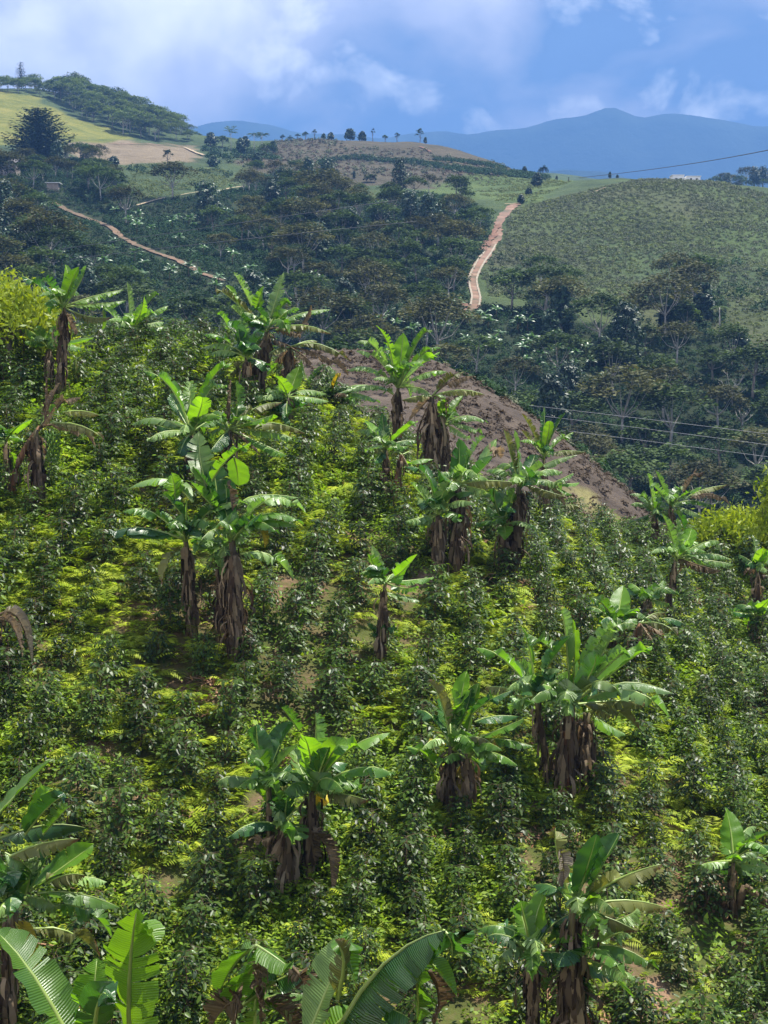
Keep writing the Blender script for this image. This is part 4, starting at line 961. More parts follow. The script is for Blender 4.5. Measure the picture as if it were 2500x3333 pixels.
# snapped dry stem beside it
g = ground_hit(*c10(650, 1270)); Yb = g[1]
A = [at(*c10(x, y), Yb + d) for x, y, d in ((645, 1290, 0), (675, 1170, 0), (712, 1062, 0), (800, 1125, -.1), (930, 1235, -.2), (990, 1300, -.3))]
mb = MB(); mb.tube([p - A[0] for p in A[:3]] , [.09, .08, .07], 8); mb.tube([p - A[0] for p in A[2:]], [.065, .075, .07, .06], 8)
tag(mb.obj('snapped_banana_stem', M_deadrib, None, A[0]), 'snapped dry banana stem bent over beside the young plant near the right edge', 'dead stem')

# plants standing just below the camera: only their leaves reach into the frame
banana(c7, 'foreground banana plant with huge combed leaves seen at the bottom left', (300, 2300), (400, 1560), [
    lf((150, 1060), (-30, 850), 'g', 1.5, b=(360, 1440), o=18, r=.3, f=.8), lf((572, 1080), (606, 758), 'b', 1.5, b=(580, 1450), f=.9, r=.35, o=16, n=44), lf((412, 1170), (430, 978), 'b', .9, b=(395, 1450), f=.8, r=.4), lf((660, 850), (690, 905), 'b', .5, b=(600, 790)), lf((470, 1180), (520, 1090), 'g', .6, b=(400, 1330)), lf((430, 1200), (480, 1150), 'k', .8)],
    Y=11.5, hw=.24, rad=.12, skirt=.5, fill=0, group='banana plants below the viewpoint')
banana(c8, 'foreground banana plant with broken leaf and crumpled brown shreds at bottom centre', (240, 1250), (240, 560), [
    lf((165, 185), (112, 292), 'g', 1.0, b=(237, 128), o=30, r=.1), lf((300, 168), (350, 205), 'b', .8, b=(237, 128), r=.1), lf((232, 300), (237, 128), 'g', .7, b=(225, 500), f=.7), lf((310, 238), (413, 203), 'k', .8, b=(190, 320), r=.1), lf((300, 288), (398, 290), 'b', .6, b=(230, 330)), lf((246, 260), (250, 392), 'd', 1.1, b=(250, 165), f=.6), lf((275, 185), (318, 218), 'd', .6, b=(255, 165)),
    lf((385, 235), (405, 285), 'd', .8, b=(345, 190)), lf((140, 320), (88, 392), 'd', 1.1, b=(205, 300)), lf((320, 350), (370, 420), 'd', 1.2, b=(270, 300)), lf((170, 300), (165, 400), 'd', .9, b=(160, 290)), lf((380, 340), (400, 400), 'o', .8, b=(310, 300)), lf((180, 260), (150, 330), 'g', .9, b=(235, 180), r=.2)],
    Y=12, hw=.2, rad=.12, skirt=.7, fill=0, group='banana plants below the viewpoint')
banana(c8, 'foreground banana plant with pale torn leaf and large folded leaf at bottom right of centre', (480, 1250), (450, 560), [
    lf((480, 235), (545, 85), 'p', 1.5, b=(395, 450), f=.85, r=.3, o=18), lf((530, 130), (560, 250), 'b', .5, b=(545, 90)), lf((650, 190), (852, 78), 'k', 2.4, b=(470, 460), o=62, r=.32, d=-1, f=.05, n=40), lf((870, 110), (872, 170), 'k', 1.0, b=(845, 78), o=40, r=.05, n=12), lf((810, 190), (888, 292), 'b', .5, b=(740, 130)), lf((545, 345), (615, 330), 'b', .9, b=(460, 420)), lf((640, 330), (740, 370), 'k', 1.1, b=(540, 380)),
    lf((830, 290), (815, 390), 'd', .8, b=(800, 210)), lf((520, 180), (490, 110), 'o', .6, b=(500, 300)), lf((760, 260), (760, 380), 'g', .8, b=(740, 170))],
    Y=11.5, hw=.24, rad=.13, skirt=.5, fill=0, group='banana plants below the viewpoint')
# ------------------------------------------------------------------ instanced masses (only for stuff nobody could count)
def scatter(name, pts, rotz, scl, protos, label, cat, tilt=0.15, seed=1, aux=None):
    pts = np.asarray(pts, float)
    n = len(pts)
    r = np.random.RandomState(seed)
    me = bpy.data.meshes.new(name)
    me.from_pydata(pts.tolist(), [], [])
    rot = np.stack([(r.rand(n) - .5) * 2 * tilt, (r.rand(n) - .5) * 2 * tilt, rotz], 1)
    a = me.attributes.new('rot', 'FLOAT_VECTOR', 'POINT'); a.data.foreach_set('vector', rot.ravel())
    a = me.attributes.new('scl', 'FLOAT', 'POINT'); a.data.foreach_set('value', np.asarray(scl, float))
    a = me.attributes.new('idx', 'INT', 'POINT'); a.data.foreach_set('value', r.randint(0, len(protos), n))
    o = bpy.data.objects.new(name, me)
    COL.objects.link(o)
    ng = bpy.data.node_groups.new(name, 'GeometryNodeTree')
    ng.interface.new_socket('Geometry', in_out='INPUT', socket_type='NodeSocketGeometry')
    ng.interface.new_socket('Geometry', in_out='OUTPUT', socket_type='NodeSocketGeometry')
    N = ng.nodes.new; L = ng.links.new
    gi = N('NodeGroupInput'); go = N('NodeGroupOutput')
    ip = N('GeometryNodeInstanceOnPoints')
    jn = N('GeometryNodeJoinGeometry')
    for p in reversed(protos):
        oi = N('GeometryNodeObjectInfo')
        oi.inputs['Object'].default_value = p
        oi.inputs['As Instance'].default_value = True
        L(oi.outputs['Geometry'], jn.inputs[0])
    def na(nm, dt):
        x = N('GeometryNodeInputNamedAttribute'); x.data_type = dt
        x.inputs['Name'].default_value = nm
        return x.outputs['Attribute']
    L(gi.outputs[0], ip.inputs['Points']); L(jn.outputs[0], ip.inputs['Instance'])
    ip.inputs['Pick Instance'].default_value = True
    L(na('idx', 'INT'), ip.inputs['Instance Index'])
    L(na('rot', 'FLOAT_VECTOR'), ip.inputs['Rotation'])
    L(na('scl', 'FLOAT'), ip.inputs['Scale'])
    L(ip.outputs[0], go.inputs[0])
    md = o.modifiers.new('scatter', 'NODES'); md.node_group = ng
    tag(o, label, cat, kind='stuff')
    return o
def proto(name, mb, mats):
    return bpy.data.objects.new(name, mb.mesh(name, mats if isinstance(mats, list) else [mats]))   # kept out of the scene: only its copies are shown

# ------------------------------------------------------------------ coffee shrubs
def coffee_mb(seed, h=1.15, r=0.62, nb=44):
    rnd = random.Random(seed)
    mb = MB()
    mb.tube([(0, 0, -0.25), (0.01, 0, h * 0.5), (0.0, 0.02, h * 0.95)], [0.022, 0.016, 0.006], 5, 1, 0.5)
    flush = rnd.uniform(0.05, 0.22)
    for k in range(nb):
        u = (k + rnd.random()) / nb
        z = h * (0.10 + 0.88 * u)
        ln = r * (1.0 - 0.80 * max(0, u - 0.25) ** 1.35) * rnd.uniform(0.75, 1.1)
        if u < .12: ln *= .85
        a = k * 2.399 + rnd.uniform(-.5, .5)
        o = np.array([math.cos(a), math.sin(a), 0]); tg = np.array([-math.sin(a), math.cos(a), 0])
        rise = rnd.uniform(0.12, 0.42) * (0.6 + u); sag = rnd.uniform(0.25, 0.6)
        P = lambda t: np.array([0, 0, z]) + o * ln * t + np.array([0, 0, ln * (rise * t - sag * t * t)]) + tg * 0.05 * math.sin(t * 3 + k)
        mb.tube([P(0), P(.5), P(1)], [0.006, 0.005, 0.003], 3, 1, 0.5, cap=False)
        n = max(3, int(ln / 0.085))
        for j in range(1, n + 1):
            t = (j + rnd.uniform(-.2, .2)) / n
            if t < .22: continue
            c = P(min(t, 1.0))
            for s in (-1, 1):
                if rnd.random() < .06: continue
                L = rnd.uniform(0.13, 0.20) * (0.75 if t > .9 else 1)
                fwd = nrm(o * rnd.uniform(.25, .7) + tg * s * rnd.uniform(.6, 1.0) + np.array([0, 0, rnd.uniform(-.85, .05)]))
                if t > .93: fwd = nrm(o + tg * s * .35 + np.array([0, 0, rnd.uniform(-.1, .5)]))
                up = nrm(np.array([0, 0, 1.0]) + o * rnd.uniform(0, .5) + tg * rnd.uniform(-.5, .5))
                sd = nrm(np.cross(fwd, up)); nn = np.cross(sd, fwd)
                w = L * rnd.uniform(.16, .21)
                new = t > .8 and rnd.random() < flush
                ti = rnd.uniform(.55, 1.0) if new else rnd.uniform(0, .28) + (0.12 if t > .8 else 0)
                sg = rnd.uniform(.15, .5)
                pts = [(0.08, 0, 0), (.38, 1, .03), (.40, 0, -.015), (.38, -1, .03), (.72, .82, -.06 * sg * 3), (.74, 0, -.05 - .08 * sg), (.72, -.82, -.06 * sg * 3), (1.0, 0, -.22 * sg * 1.6)]
                I = [mb.vert(c + fwd * L * a_ + sd * w * b_ + nn * L * d_, ti) for a_, b_, d_ in pts]
                for q in ((0, 1, 2), (0, 2, 3), (1, 4, 5, 2), (2, 5, 6, 3), (4, 7, 5), (5, 7, 6)):
                    mb.face([I[x] for x in q], 0)
    return mb
COFFEE = [proto('coffee_shrub', coffee_mb(s, h, r, nb), [M_coffee, M_twig]) for s, h, r, nb in ((1, 1.15, .60, 46), (2, 1.0, .64, 44), (3, 1.3, .58, 50), (4, .85, .52, 36), (5, 1.2, .68, 50))]

rs = np.random.RandomState(5)
def rows():
    out_ = []
    for r in range(-40, 60):
        for c in range(0, 60):
            y = 20.5 + c * 0.95 + rs.uniform(-.16, .16)
            x = r * 1.0 + 0.05 * (y - 35) + 0.16 * math.sin(y * .35 + r * .2) + rs.uniform(-.15, .15)
            out_.append((x, y))
    return np.array(out_)
cand = rows()
cz = NEAR.z(cand[:, 0], cand[:, 1])
cp = np.stack([cand[:, 0], cand[:, 1], cz], 1)
cq = proj(cp + np.array([0, 0, .6]))
keep = (cq[:, 0] > -130) & (cq[:, 0] < 1790) & (cq[:, 1] < 2290) & (cand[:, 1] < 57.5)
gapn = vnoise(cand[:, 0] + 50, cand[:, 1], 77, 2.2)
left_mid = np.exp(-((cq[:, 1] - 1350) / 430) ** 2) * np.clip((1250 - cq[:, 0]) / 500, 0, 1)
keep &= rs.rand(len(cand)) > (0.04 + 0.22 * left_mid * (gapn > .5))
# no shrub inside a banana stem
stems = np.array([(o.location.x, o.location.y) for o in COL.objects if o.name.startswith('banana_plant')])
keep &= np.linalg.norm(cand[:, None] - stems[None], axis=2).min(1) > 0.38
cp = cp[keep]; cq = cq[keep]
inview = (cq[:, 0] > -20) & (cq[:, 0] < 1680) & (cq[:, 1] < 2215)
order = np.lexsort((cp[:, 1], ~inview))
near_i = order[:300]
first = {}
scl_all = rs.uniform(.72, 1.06, len(cp)) * np.where(rs.rand(len(cp)) < .08, .65, 1.0); rot_all = rs.uniform(0, 6.283, len(cp))
for i in near_i:
    k = rs.randint(0, 5)
    o = bpy.data.objects.new('coffee_shrub', COFFEE[k].data)
    COL.objects.link(o)
    s = scl_all[i]
    o.location = cp[i]; o.rotation_euler = (rs.uniform(-.12, .05), rs.uniform(-.1, .1), rot_all[i]); o.scale = (s, s, s * rs.uniform(.9, 1.1))
    tag(o, 'bushy dark green coffee shrub with glossy leaves on the lower slope', 'coffee shrub', 'coffee shrubs planted across the lower slope')
rest = order[300:]
print('coffee shrubs', len(cp), 'in view', int(inview.sum()))
rest_o = scatter('upper_coffee_shrubbery', cp[rest], rot_all[rest], scl_all[rest], COFFEE, 'mass of smaller looking coffee shrubs covering the upper slope', 'coffee shrubs', seed=9)

# ------------------------------------------------------------------ ferns and weeds between the shrubs
def fern_mb(seed, nf=9, L=0.75):
    rnd = random.Random(seed); mb = MB()
    for k in range(nf):
        a = k * 2.4 + rnd.uniform(-.4, .4)
        o = np.array([math.cos(a), math.sin(a), 0]); tg = np.array([-math.sin(a), math.cos(a), 0])
        l = L * rnd.uniform(.6, 1.1); st = rnd.uniform(.7, 1.5)
        P = lambda t: o * l * t * .8 + np.array([0, 0, l * (st * t - .85 * st * t * t)]) + tg * .04 * math.sin(4 * t)
        n = 11
        ti = rnd.uniform(.1, .9)
        for j in range(2, n + 1):
            t = j / n; p = P(t); d = nrm(P(t + .02) - P(t - .02))
            ww = l * .34 * math.sin(min(1, (1.08 - t) * 1.5) * 1.57) * (1 if t > .3 else .7)
            for s in (-1, 1):
                dd = nrm(tg * s + d * .45 + np.array([0, 0, -.25 + rnd.uniform(-.15, .15)]))
                wd = nrm(np.cross(dd, np.array([0, 0, 1.0]) + tg * .2)) * l * .030
                mb.quad(p + dd * ww * .5, dd * ww * .5, wd * rnd.uniform(.8, 1.3), min(1, max(0, ti + rnd.gauss(0, .12))))
    return mb
def weed_mb(seed, n=70, r=.4, h=.35, s=.05):
    rnd = random.Random(seed); mb = MB()
    for k in range(n):
        a = rnd.uniform(0, 6.283); q = r * math.sqrt(rnd.random())
        c = np.array([q * math.cos(a), q * math.sin(a), h * rnd.random() * (1.1 - q / r * .6)])
        d = nrm(np.array([rnd.uniform(-1, 1), rnd.uniform(-1, 1), rnd.uniform(-.3, .6)]))
        u = nrm(np.cross(d, np.array([rnd.uniform(-.4, .4), rnd.uniform(-.4, .4), 1])))
        l = s * rnd.uniform(.6, 1.4)
        mb.quad(c, d * l, u * l * .55, rnd.random())
    return mb
FERN = [proto('fern', fern_mb(s, nf, L), M_fern) for s, nf, L in ((11, 10, .62), (12, 8, .5), (13, 12, .72), (14, 7, .42))]
WEED = [proto('weed', weed_mb(s, n, r, h, sz), M_weed) for s, n, r, h, sz in ((21, 80, .42, .32, .05), (22, 60, .36, .45, .06), (23, 90, .5, .25, .042))]
def slope_points(n, seed, dens):
    r = np.random.RandomState(seed)
    y = 21 + 36 * r.rand(n) ** .8
    x = (r.rand(n) - .5) * (0.62 * y)
    z = NEAR.z(x, y)
    p = np.stack([x, y, z], 1)
    q = proj(p)
    w = dens(p, q)
    return p[r.rand(n) < w]
def fern_d(p, q):
    a = vnoise(p[:, 0] + 20, p[:, 1], 91, 2.0); b = vnoise(p[:, 0] + 9, p[:, 1] + 30, 92, 5.0)
    lm = np.exp(-((q[:, 1] - 1300) / 520) ** 2) * (0.35 + .65 * np.clip((1450 - q[:, 0]) / 700, 0, 1))
    return np.clip((a * .55 + b * .6 - .27) * 2.9, 0, 1) * (.07 + .93 * lm)
def weed_d(p, q):
    a = vnoise(p[:, 0] + 70, p[:, 1], 93, 1.6); b = vnoise(p[:, 0], p[:, 1] + 60, 94, 4.5)
    return np.clip((a * .5 + b * .6 - .38) * 2.2, 0, 1)
fp = slope_points(24000, 31, fern_d)
r_ = np.random.RandomState(6)
scatter('fern_undergrowth', fp, r_.rand(len(fp)) * 6.28, r_.uniform(.55, 1.15, len(fp)), FERN, 'bright yellow green ferns growing between the coffee shrubs', 'ferns', tilt=.35, seed=3)
wp = slope_points(20000, 32, weed_d)
scatter('weed_undergrowth', wp, r_.rand(len(wp)) * 6.28, r_.uniform(.6, 1.3, len(wp)), WEED, 'low leafy weeds covering the soil between the coffee shrubs', 'weeds', tilt=.3, seed=4)
def litter_mb(seed):
    rnd = random.Random(seed); mb = MB()
    for k in range(46):
        a = rnd.uniform(0, 6.283); q = .5 * math.sqrt(rnd.random())
        c = np.array([q * math.cos(a), q * math.sin(a), rnd.uniform(.02, .16)])
        d = nrm(np.array([rnd.uniform(-1, 1), rnd.uniform(-1, 1), rnd.uniform(-.2, .3)]))
        u = nrm(np.cross(d, np.array([0, 0, 1.0])))
        l = rnd.uniform(.06, .2)
        mb.quad(c, d * l, u * l * rnd.uniform(.05, .25), rnd.random())
    return mb
M_litter = leaf_mat('dry_fern_litter', (0.13, 0.06, 0.03), (0.38, 0.23, 0.14), (1.2, 1.0, .8), .1, .9, .1)
LIT = [proto('litter', litter_mb(s), M_litter) for s in (1, 2)]
lp = slope_points(2600, 33, lambda p, q: np.clip((vnoise(p[:, 0] + 33, p[:, 1] + 5, 95, 1.8) - .66) * 5, 0, 1))
scatter('dry_litter', lp, r_.rand(len(lp)) * 6.28, r_.uniform(.6, 1.1, len(lp)), LIT, 'reddish dry fern litter in gaps between the shrubs', 'litter', tilt=.3, seed=5)
# ------------------------------------------------------------------ trees across the valley
def pad(mb, rnd, c, rx, rz, n, s, tilt=.28, base=.5):
    for _ in range(n):
        a = rnd.uniform(0, 6.283); q = math.sqrt(rnd.random())
        zz = rnd.gauss(0, .5)
        p = c + np.array([rx * q * math.cos(a), rx * q * math.sin(a), rz * zz - rz * .9 * q * q])
        up = nrm(np.array([rnd.gauss(0, tilt), rnd.gauss(0, tilt), 1]))
        d = nrm(np.cross(up, np.array([rnd.uniform(-1, 1), rnd.uniform(-1, 1), .2])))
        e_ = np.cross(up, d)
        l = s * rnd.uniform(.6, 1.4)
        mb.quad(p, d * l, e_ * l * rnd.uniform(.5, .8), min(1, max(0, base + rnd.gauss(0, .10) + .12 * zz)))  # higher leaves of a pad tinted lighter: light from above put into the tint
def shade_mb(seed, H=7.5, R=4.4, pads=13, n=110, s=.26, flat=.42):
    rnd = random.Random(seed)
    tb, cb = MB(), MB()
    fork = H * rnd.uniform(.28, .42)
    lean = np.array([rnd.uniform(-.3, .3), rnd.uniform(-.3, .3), 0])
    tb.tube([(0, 0, -1), lean * .5 + np.array([0, 0, fork * .5]), lean + np.array([0, 0, fork])], [.22, .17, .14], 6)
    f = lean + np.array([0, 0, fork])
    for k in range(pads):
        a = k * 2.399 + rnd.uniform(-.4, .4); q = math.sqrt((k + .4) / pads)
        e_ = np.array([R * .82 * q * math.cos(a), R * .82 * q * math.sin(a), H * (1.0 - .30 * q * q) + rnd.uniform(-.5, .35)]) * np.array([1, 1, .96])
        m = (f + e_) / 2 + np.array([0, 0, -.10 * H * q])
        if k % 2 == 0:
            tb.tube([f, m, e_], [.10, .06, .02], 4, cap=False)
        pad(cb, rnd, e_, R * rnd.uniform(.26, .44), R * flat * .28, n, s, .28, rnd.uniform(.15, .8))
    return tb, cb
def dense_mb(seed, H=8, R=3.6, n=1500, s=.27, bulge=.5):
    rnd = random.Random(seed)
    tb, cb = MB(), MB()
    tb.tube([(0, 0, -1), (0.1, 0, H * .4), (0, .1, H * .75)], [.25, .18, .06], 6)
    nl = 24
    lobes = []
    for k in range(nl):
        u = (k + .5) / nl; z = H * (.16 + .78 * u); rr = R * math.sin(min(1, .25 + u * .9) * math.pi * .93) ** .6 * rnd.uniform(.65, 1)
        a = k * 2.399
        lobes.append((np.array([rr * .62 * math.cos(a), rr * .62 * math.sin(a), z]), R * rnd.uniform(.24, .42), rnd.uniform(.15, .85)))
    for c, r, bt in lobes:
        for _ in range(n // nl):
            d = nrm(np.array([rnd.gauss(0, 1), rnd.gauss(0, 1), rnd.gauss(.35, .9)]))
            p = c + d * r * rnd.uniform(.65, 1.08) * np.array([1, 1, .85])
            up = nrm(d + np.array([rnd.gauss(0, .5), rnd.gauss(0, .5), .5]))
            x = nrm(np.cross(up, np.array([rnd.uniform(-1, 1), rnd.uniform(-1, 1), .3]))); y = np.cross(up, x)
            l = s * rnd.uniform(.6, 1.4)
            cb.quad(p, x * l, y * l * .65, min(1, max(0, bt + rnd.gauss(0, .1) + .2 * d[2])))  # upward sides of each lobe tinted lighter, standing in for toplight
    return tb, cb
def conifer_mb(seed, H, R, n=60, s=.4, top=.1, jag=.25):
    rnd = random.Random(seed); tb, cb = MB(), MB()
    tb.tube([(0, 0, -1), (0, 0, H * .5), (0, 0, H * .97)], [R * .09, R * .06, .04], 6)
    layers = int(H / .55)
    for k in range(layers):
        u = k / layers
        rr = 1.4 * R * (1 - u) ** .40 * (0.8 if u < .12 else 1) * (1 + .12 * math.sin(k * 1.9))
        nb = max(5, int(rr * 2.6))
        for j in range(nb):
            a = j * 6.283 / nb + k * 1.3 + rnd.uniform(-.3, .3); o = np.array([math.cos(a), math.sin(a), 0]); l = rr * rnd.uniform(1 - jag * 2, 1.12)
            for i in range(max(3, int(l / (s * .55)))):
                t = (i + .7) / max(3, int(l / (s * .55)))
                p = np.array([0, 0, H * (.06 + .9 * u)]) + o * l * t + np.array([rnd.gauss(0, .12), rnd.gauss(0, .12), .35 * l * t * t - .2 * l * t + rnd.gauss(0, .12)])
                d = nrm(o + np.array([rnd.gauss(0, .5), rnd.gauss(0, .5), rnd.uniform(-.4, .3)])); e_ = nrm(np.cross(d, np.array([rnd.gauss(0, .3), rnd.gauss(0, .3), 1])))
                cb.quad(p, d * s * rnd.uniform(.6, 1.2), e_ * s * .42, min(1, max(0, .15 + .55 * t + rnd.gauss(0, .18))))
    return tb, cb
def tree_proto(tb, cb, leaf, bark=None):
    return tb.mesh('trunk', [bark or M_bark]), cb.mesh('crown', [leaf])
def plant_tree(pr, loc, scale, rz, name, label, group=None, cat='tree'):
    t = thing(name, label, cat, loc, group, rz)
    t.scale = scale if isinstance(scale, tuple) else (scale,) * 3
    for nm, me in zip(('trunk', 'crown'), pr):
        o = bpy.data.objects.new(nm, me); COL.objects.link(o); o.parent = t
    return t
SHADE = [tree_proto(*shade_mb(s, H, R, p, n), mt, bk) for s, H, R, p, n, mt, bk in (
    (1, 7.5, 4.6, 14, 105, M_shade, M_palebark), (2, 6.5, 4.0, 12, 105, M_shade, M_bark), (3, 8.5, 5.2, 16, 100, M_shadeolive, M_palebark), (4, 7.0, 4.4, 13, 100, M_shadeolive, M_palebark), (5, 6.0, 3.6, 11, 100, M_shade, M_bark), (6, 8.0, 4.2, 15, 70, M_shadeolive, M_palebark))]
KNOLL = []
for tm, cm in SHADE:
    cm2 = cm.copy(); cm2.materials[0] = M_knoll_sunlit; KNOLL.append((tm, cm2))
DENSE = [tree_proto(*dense_mb(s, H, R, n), M_dense) for s, H, R, n in ((1, 9, 3.6, 1700), (2, 7, 3.8, 1500), (3, 11, 3.2, 1800))]
HEDGE = [tree_proto(*dense_mb(s + 10, H, R, 800, .3), M_shade) for s, H, R in ((1, 5, 2.6), (2, 4, 2.8))]

def jgrid(y0, y1, sp, seed, j=.42, lim=.30):
    r = np.random.RandomState(seed)
    o = []
    y = y0
    while y < y1:
        x0 = -lim * y
        for x in np.arange(x0, -x0, sp):
            o.append((x + r.uniform(-j, j) * sp, y + r.uniform(-j, j) * sp))
        y += sp
    o = np.array(o)
    return np.stack([o[:, 0], o[:, 1], HG.z(o[:, 0], o[:, 1])], 1)
CREST = np.interp
def hidden(q, margin=55):
    """ground point lies behind the near slope or the bare spur"""
    cy = np.interp(q[:, 0], [0, 250, 470, 560, 700, 850, 1000, 1110, 1200, 1300, 1390, 1450, 1660], [715, 705, 705, 735, 770, 772, 806, 872, 938, 1025, 1128, 1132, 1150])
    return q[:, 1] > cy + margin
P_FOREST = [(-40, 372), (40, 352), (150, 330), (215, 352), (250, 385), (292, 440), (360, 432), (400, 428), (525, 410), (560, 372), (640, 372), (720, 402), (800, 428), (900, 418), (1000, 425), (1060, 470), (1055, 530), (1015, 600), (1010, 655), (1060, 660), (1130, 668), (1180, 600), (1240, 640), (1250, 700), (1330, 700), (1400, 740), (1440, 700), (1440, 650), (1500, 615), (1560, 640), (1570, 740), (1620, 770), (1700, 780), (1700, 1250), (1350, 1180), (1000, 850), (760, 830), (-40, 800)]
P_OPEN = [(300, 452), (400, 440), (440, 500), (520, 560), (620, 620), (640, 700), (420, 720), (300, 600), (240, 540)]      # young coffee, few trees
P_LAWN = [(285, 360), (380, 348), (500, 372), (520, 405), (400, 425), (300, 432), (270, 400)]
P_BAND = [(660, 650), (800, 690), (1000, 670), (1090, 690), (1300, 760), (1420, 790), (1430, 850), (1250, 850), (1100, 800), (980, 760), (700, 720)]
PATHS = {}
def keep_off(q, pts, w):
    d = np.full(len(q), 1e9)
    for (x1, y1), (x2, y2) in zip(pts[:-1], pts[1:]):
        v = np.array([x2 - x1, y2 - y1]); t = np.clip(((q - [x1, y1]) @ v) / (v @ v), 0, 1)
        d = np.minimum(d, np.linalg.norm(q - ([x1, y1] + t[:, None] * v), axis=1))
    return d > w
TRACK = [(1119, 442), (1107, 446), (1089, 465), (1077, 485), (1074, 510), (1064, 530), (1044, 560), (1029, 585), (1021, 605), (1024, 625), (1029, 645), (1026, 662), (1004, 677)]
LPATH = [(115, 440), (165, 464), (220, 484), (260, 514), (300, 534), (350, 552), (400, 574), (440, 594), (482, 609)]
MROAD = [(296, 446), (330, 437), (357, 429)]
MROAD2 = [(390, 424), (440, 416), (490, 410), (528, 405)]
r_ = np.random.RandomState(12)
tp = jgrid(165, 470, 9.2, 41)
tq = proj(tp)
sel = inpoly(tq, P_FOREST) & ~inpoly(tq, P_LAWN) & ~hidden(tq, 90) & (tq[:, 0] > -60) & (tq[:, 0] < 1720)
sel &= ~(inpoly(tq, P_OPEN) & (r_.rand(len(tp)) < .93)) & ~(inpoly(tq, P_BAND) & (r_.rand(len(tp)) < .72))
tops = tq - np.array([0, 1.0]) * (6.0 * FPX / VS / tp[:, 1])[:, None]
for pth, w in ((TRACK, 26), (LPATH, 22), (MROAD, 14), (MROAD2, 10)):
    sel &= keep_off(tq, pth, w) & keep_off(tops, pth, w + 4) & keep_off((tq + tops) / 2, pth, w)
idx = np.where(sel)[0]
print('forest trees', len(idx))
if len(idx) > 288:
    idx = r_.permutation(idx)[:288]
for i in idx:
    big = tp[i, 1] < 260 and tq[i, 0] > 1250
    pr = SHADE[r_.choice(6, p=[.24, .2, .16, .12, .2, .08])] if r_.rand() < .88 else DENSE[r_.randint(0, 3)]
    s = r_.uniform(.8, 1.25) * (1.08 if big else 1.0) * (.72 if tp[i, 1] > 370 else 1.0)
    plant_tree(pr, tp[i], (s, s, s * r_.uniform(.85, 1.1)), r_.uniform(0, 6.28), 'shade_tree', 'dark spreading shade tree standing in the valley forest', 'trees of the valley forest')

# the wooded knoll on the left skyline
P_KNOLL = [(-40, 200), (60, 203), (95, 212), (140, 232), (190, 260), (240, 283), (300, 300), (425, 312), (430, 300), (350, 262), (250, 225), (180, 208), (60, 190), (-40, 190)]
kp = jgrid(520, 790, 8.0, 42)
kq = proj(kp)
sel = inpoly(kq, P_KNOLL)
idx = np.where(sel)[0]; print('knoll trees', len(idx))
idx = r_.permutation(idx)[:190]
for i in idx:
    s = r_.uniform(.9, 1.4) * np.interp(kq[i, 0], [0, 100, 150, 300, 380, 430], [.7, .8, 1.1, 1.05, .8, .55])
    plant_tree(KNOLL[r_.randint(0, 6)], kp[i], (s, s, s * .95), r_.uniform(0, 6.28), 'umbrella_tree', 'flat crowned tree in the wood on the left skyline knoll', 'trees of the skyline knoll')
def on_hill(vx, vy, y0=200, y1=1000):
    return HG.hit(vx, vy, y0, y1)
def skyline(vx, y0, y1):
    d = ray(vx * VS, 1000)
    Yv = np.linspace(y0, y1, 400); p = np.stack([d[0] / d[1] * Yv, Yv, 0 * Yv], 1)
    p[:, 2] = HG.z(p[:, 0], p[:, 1])
    return p[int(proj(p)[:, 1].argmin())]
def one_tree(vx, h_px, w_px, label, mk='d', y0=None, y1=None, loc=None, leaf=None, cat='tree', name='hill_tree', seed=0, bark=None):
    loc = skyline(vx, y0, y1) if loc is None else loc
    k = loc[1] * VS / FPX
    H, R = h_px * k, w_px * k / 2
    if mk == 'd': pr = dense_mb(seed + int(vx), H, R, 900, min(.38, R * .16))
    elif mk == 'c': pr = conifer_mb(seed + int(vx), H, R, s=max(.35, R * .075))
    else: pr = shade_mb(seed + int(vx), H, R, 10, 60, min(.35, R * .12), .7)
    return plant_tree(tree_proto(*pr, leaf or M_dense, bark), loc, 1.0, 0, name, label, None, cat)
one_tree(82, 122, 118, 'big dark conifer with ragged top standing on the left hill', 'c', loc=on_hill(85, 352, 300, 500), leaf=M_conifer, name='conifer')
one_tree(55, 58, 24, 'tall narrow dark pine above the trees on the far left skyline', 'c', 650, 800, leaf=M_conifer, name='pine_tree', seed=5)
